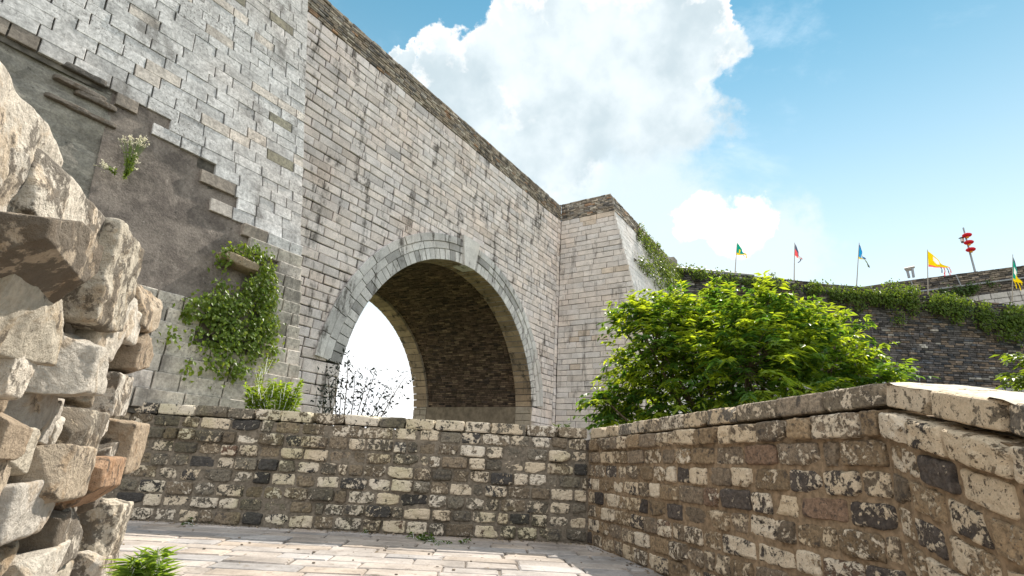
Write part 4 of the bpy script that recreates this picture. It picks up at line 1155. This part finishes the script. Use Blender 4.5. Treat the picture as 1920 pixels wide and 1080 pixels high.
flag(1606, 538, 455, 1611, 43, [(1611, 457), (1610, 485), (1622, 487)], [(1618, 484, 1626, 494, (.25, .30, .06)), (1623, 488, 1628, 501, (.22, .26, .08)), (1626, 494, 1630, 502, Dk)], c3, 'bright blue pennant with a yellow hem above the vines')
c4 = lambda s, v: (.75, .12, .09) if (v > .87 or s > .93) else (Wh if (.22 < s < .62 and .12 < v < .55 and (s-.42)**2*3+(v-.33)**2*6 < .3) else Yl)
flag(1740, 552, 468, 1739, 44.5, [(1739, 470), (1741, 500), (1779, 503)], [(1764, 501, 1766, 512, Dk), (1770, 502, 1771, 515, (.6, .1, .08)), (1775, 502, 1779, 513, Dk), (1780, 503, 1783, 512, (.6, .1, .08)), (1770, 512, 1771, 518, Rd), (1779, 511, 1781, 516, Rd)], c4, 'large yellow pennant with white disc and red hem')
c5 = lambda s, v: (Dk if v < .12 else (Yl if s > .62-.2*v or v > .86 else (Wh if .3 < v < .62 and s > .12 and s < .45 else G)))
flag(1898, 566, 477, 1899, 47, [(1900, 482), (1898, 526), (1915, 532)], [(1901, 526, 1906, 541, Yl), (1907, 528, 1914, 545, Yl), (1912, 528, 1916, 535, Yl)], c5, 'drooping green, white and yellow pennant, rightmost on the far wall')

# lantern mast
dm = 60.
LP = at(1829, 512, dm); LT = at(1806, 427, dm)
T = empty('lamp_mast', LP, 'leaning grey mast with a small white lamp, carrying red lanterns', 'lamp post')
mb = MB(); tube(mb, np.array([LP, LT]), np.array([.085, .06]), 8); mb.build('mast', METAL, T)
mb = MB(); cl_ = at(1804, 450, dm); ux = unit(at(1812, 446, dm)-cl_)
rock(mb, cl_, I3, (.13, .12, .17), n=6, power=4, rough=.05, col=(.75, .73, .70)); boxm(mb, cl_+Zv*.2, I3, (.17, .15, .03), (.1, .1, .11)); boxm(mb, cl_-Zv*.22, I3, (.08, .08, .06), (.1, .1, .11))
tube(mb, np.array([cl_+Zv*.2, cl_+ux*.3+Zv*.2]), .025, 5, (.1, .1, .11)); mb.build('lamp_head', PAINT, T)
for i, (x, y, lb) in enumerate(((1813, 441, 'round red lantern, topmost of the three on the leaning mast'), (1816.5, 454.5, 'round red lantern in the middle of the three on the mast'), (1820, 468, 'round red lantern, lowest of the three on the leaning mast'))):
    c = at(x, y, dm-.3); T = empty('red_lantern', c-Zv*.4, lb, 'lantern', 'red lanterns on the mast')
    axu = unit(LT-LP); side = unit(np.cross(axu, FWD)); ax = np.array([side, unit(np.cross(axu, side)), axu])
    mb = MB(); th = np.linspace(0, 2*math.pi, 24, endpoint=False); ph = np.linspace(-1.3, 1.3, 9); V = []
    for p in ph:
        for k, t in enumerate(th):
            rr = .35*math.cos(p)*(1+.05*(k % 2)); V.append((rr*math.cos(t), rr*math.sin(t), .19*math.sin(p)))
    F = [(i_*24+k, i_*24+(k+1) % 24, (i_+1)*24+(k+1) % 24, (i_+1)*24+k) for i_ in range(8) for k in range(24)]
    mb.add(c+np.array(V) @ ax, F, (.66, .03, .05)); mb.build('shade', CLOTH, T)
    mb = MB(); tube(mb, np.array([c-axu*.17, c-axu*.28]), np.array([.13, .09]), 10, (.75, .35, .04)); mb.build('rim', PAINT, T); mb = MB(); tube(mb, np.array([c+axu*.14, c+axu*.18]), np.array([.09, .08]), 10, (.75, .35, .04)); mb.build('rim', PAINT, T)
# small steel frame
df = 57.
T = empty('steel_frame', at(1707, 519, df), 'small steel floodlight frame standing on the farther wall', 'frame')
for (x0, y0, x1, y1) in ((1704.5, 521, 1700, 503), (1713, 520, 1710, 502)):
    mb = MB(); tube(mb, np.array([at(x0, y0, df), at(x1, y1, df)]), .11, 5); mb.build('leg', METAL, T)
mb = MB(); p, q = at(1695.5, 504.5, df), at(1715, 500.5, df); tube(mb, np.array([p, q]), .13, 4); tube(mb, np.array([p-Zv*.12+np.array([0, -.1, 0]), (p*.4+q*.6)-Zv*.18]), .13, 4); mb.build('crossbar', m_simple('tan_metal', (.35, .31, .27), .6, .1, 10.), T)
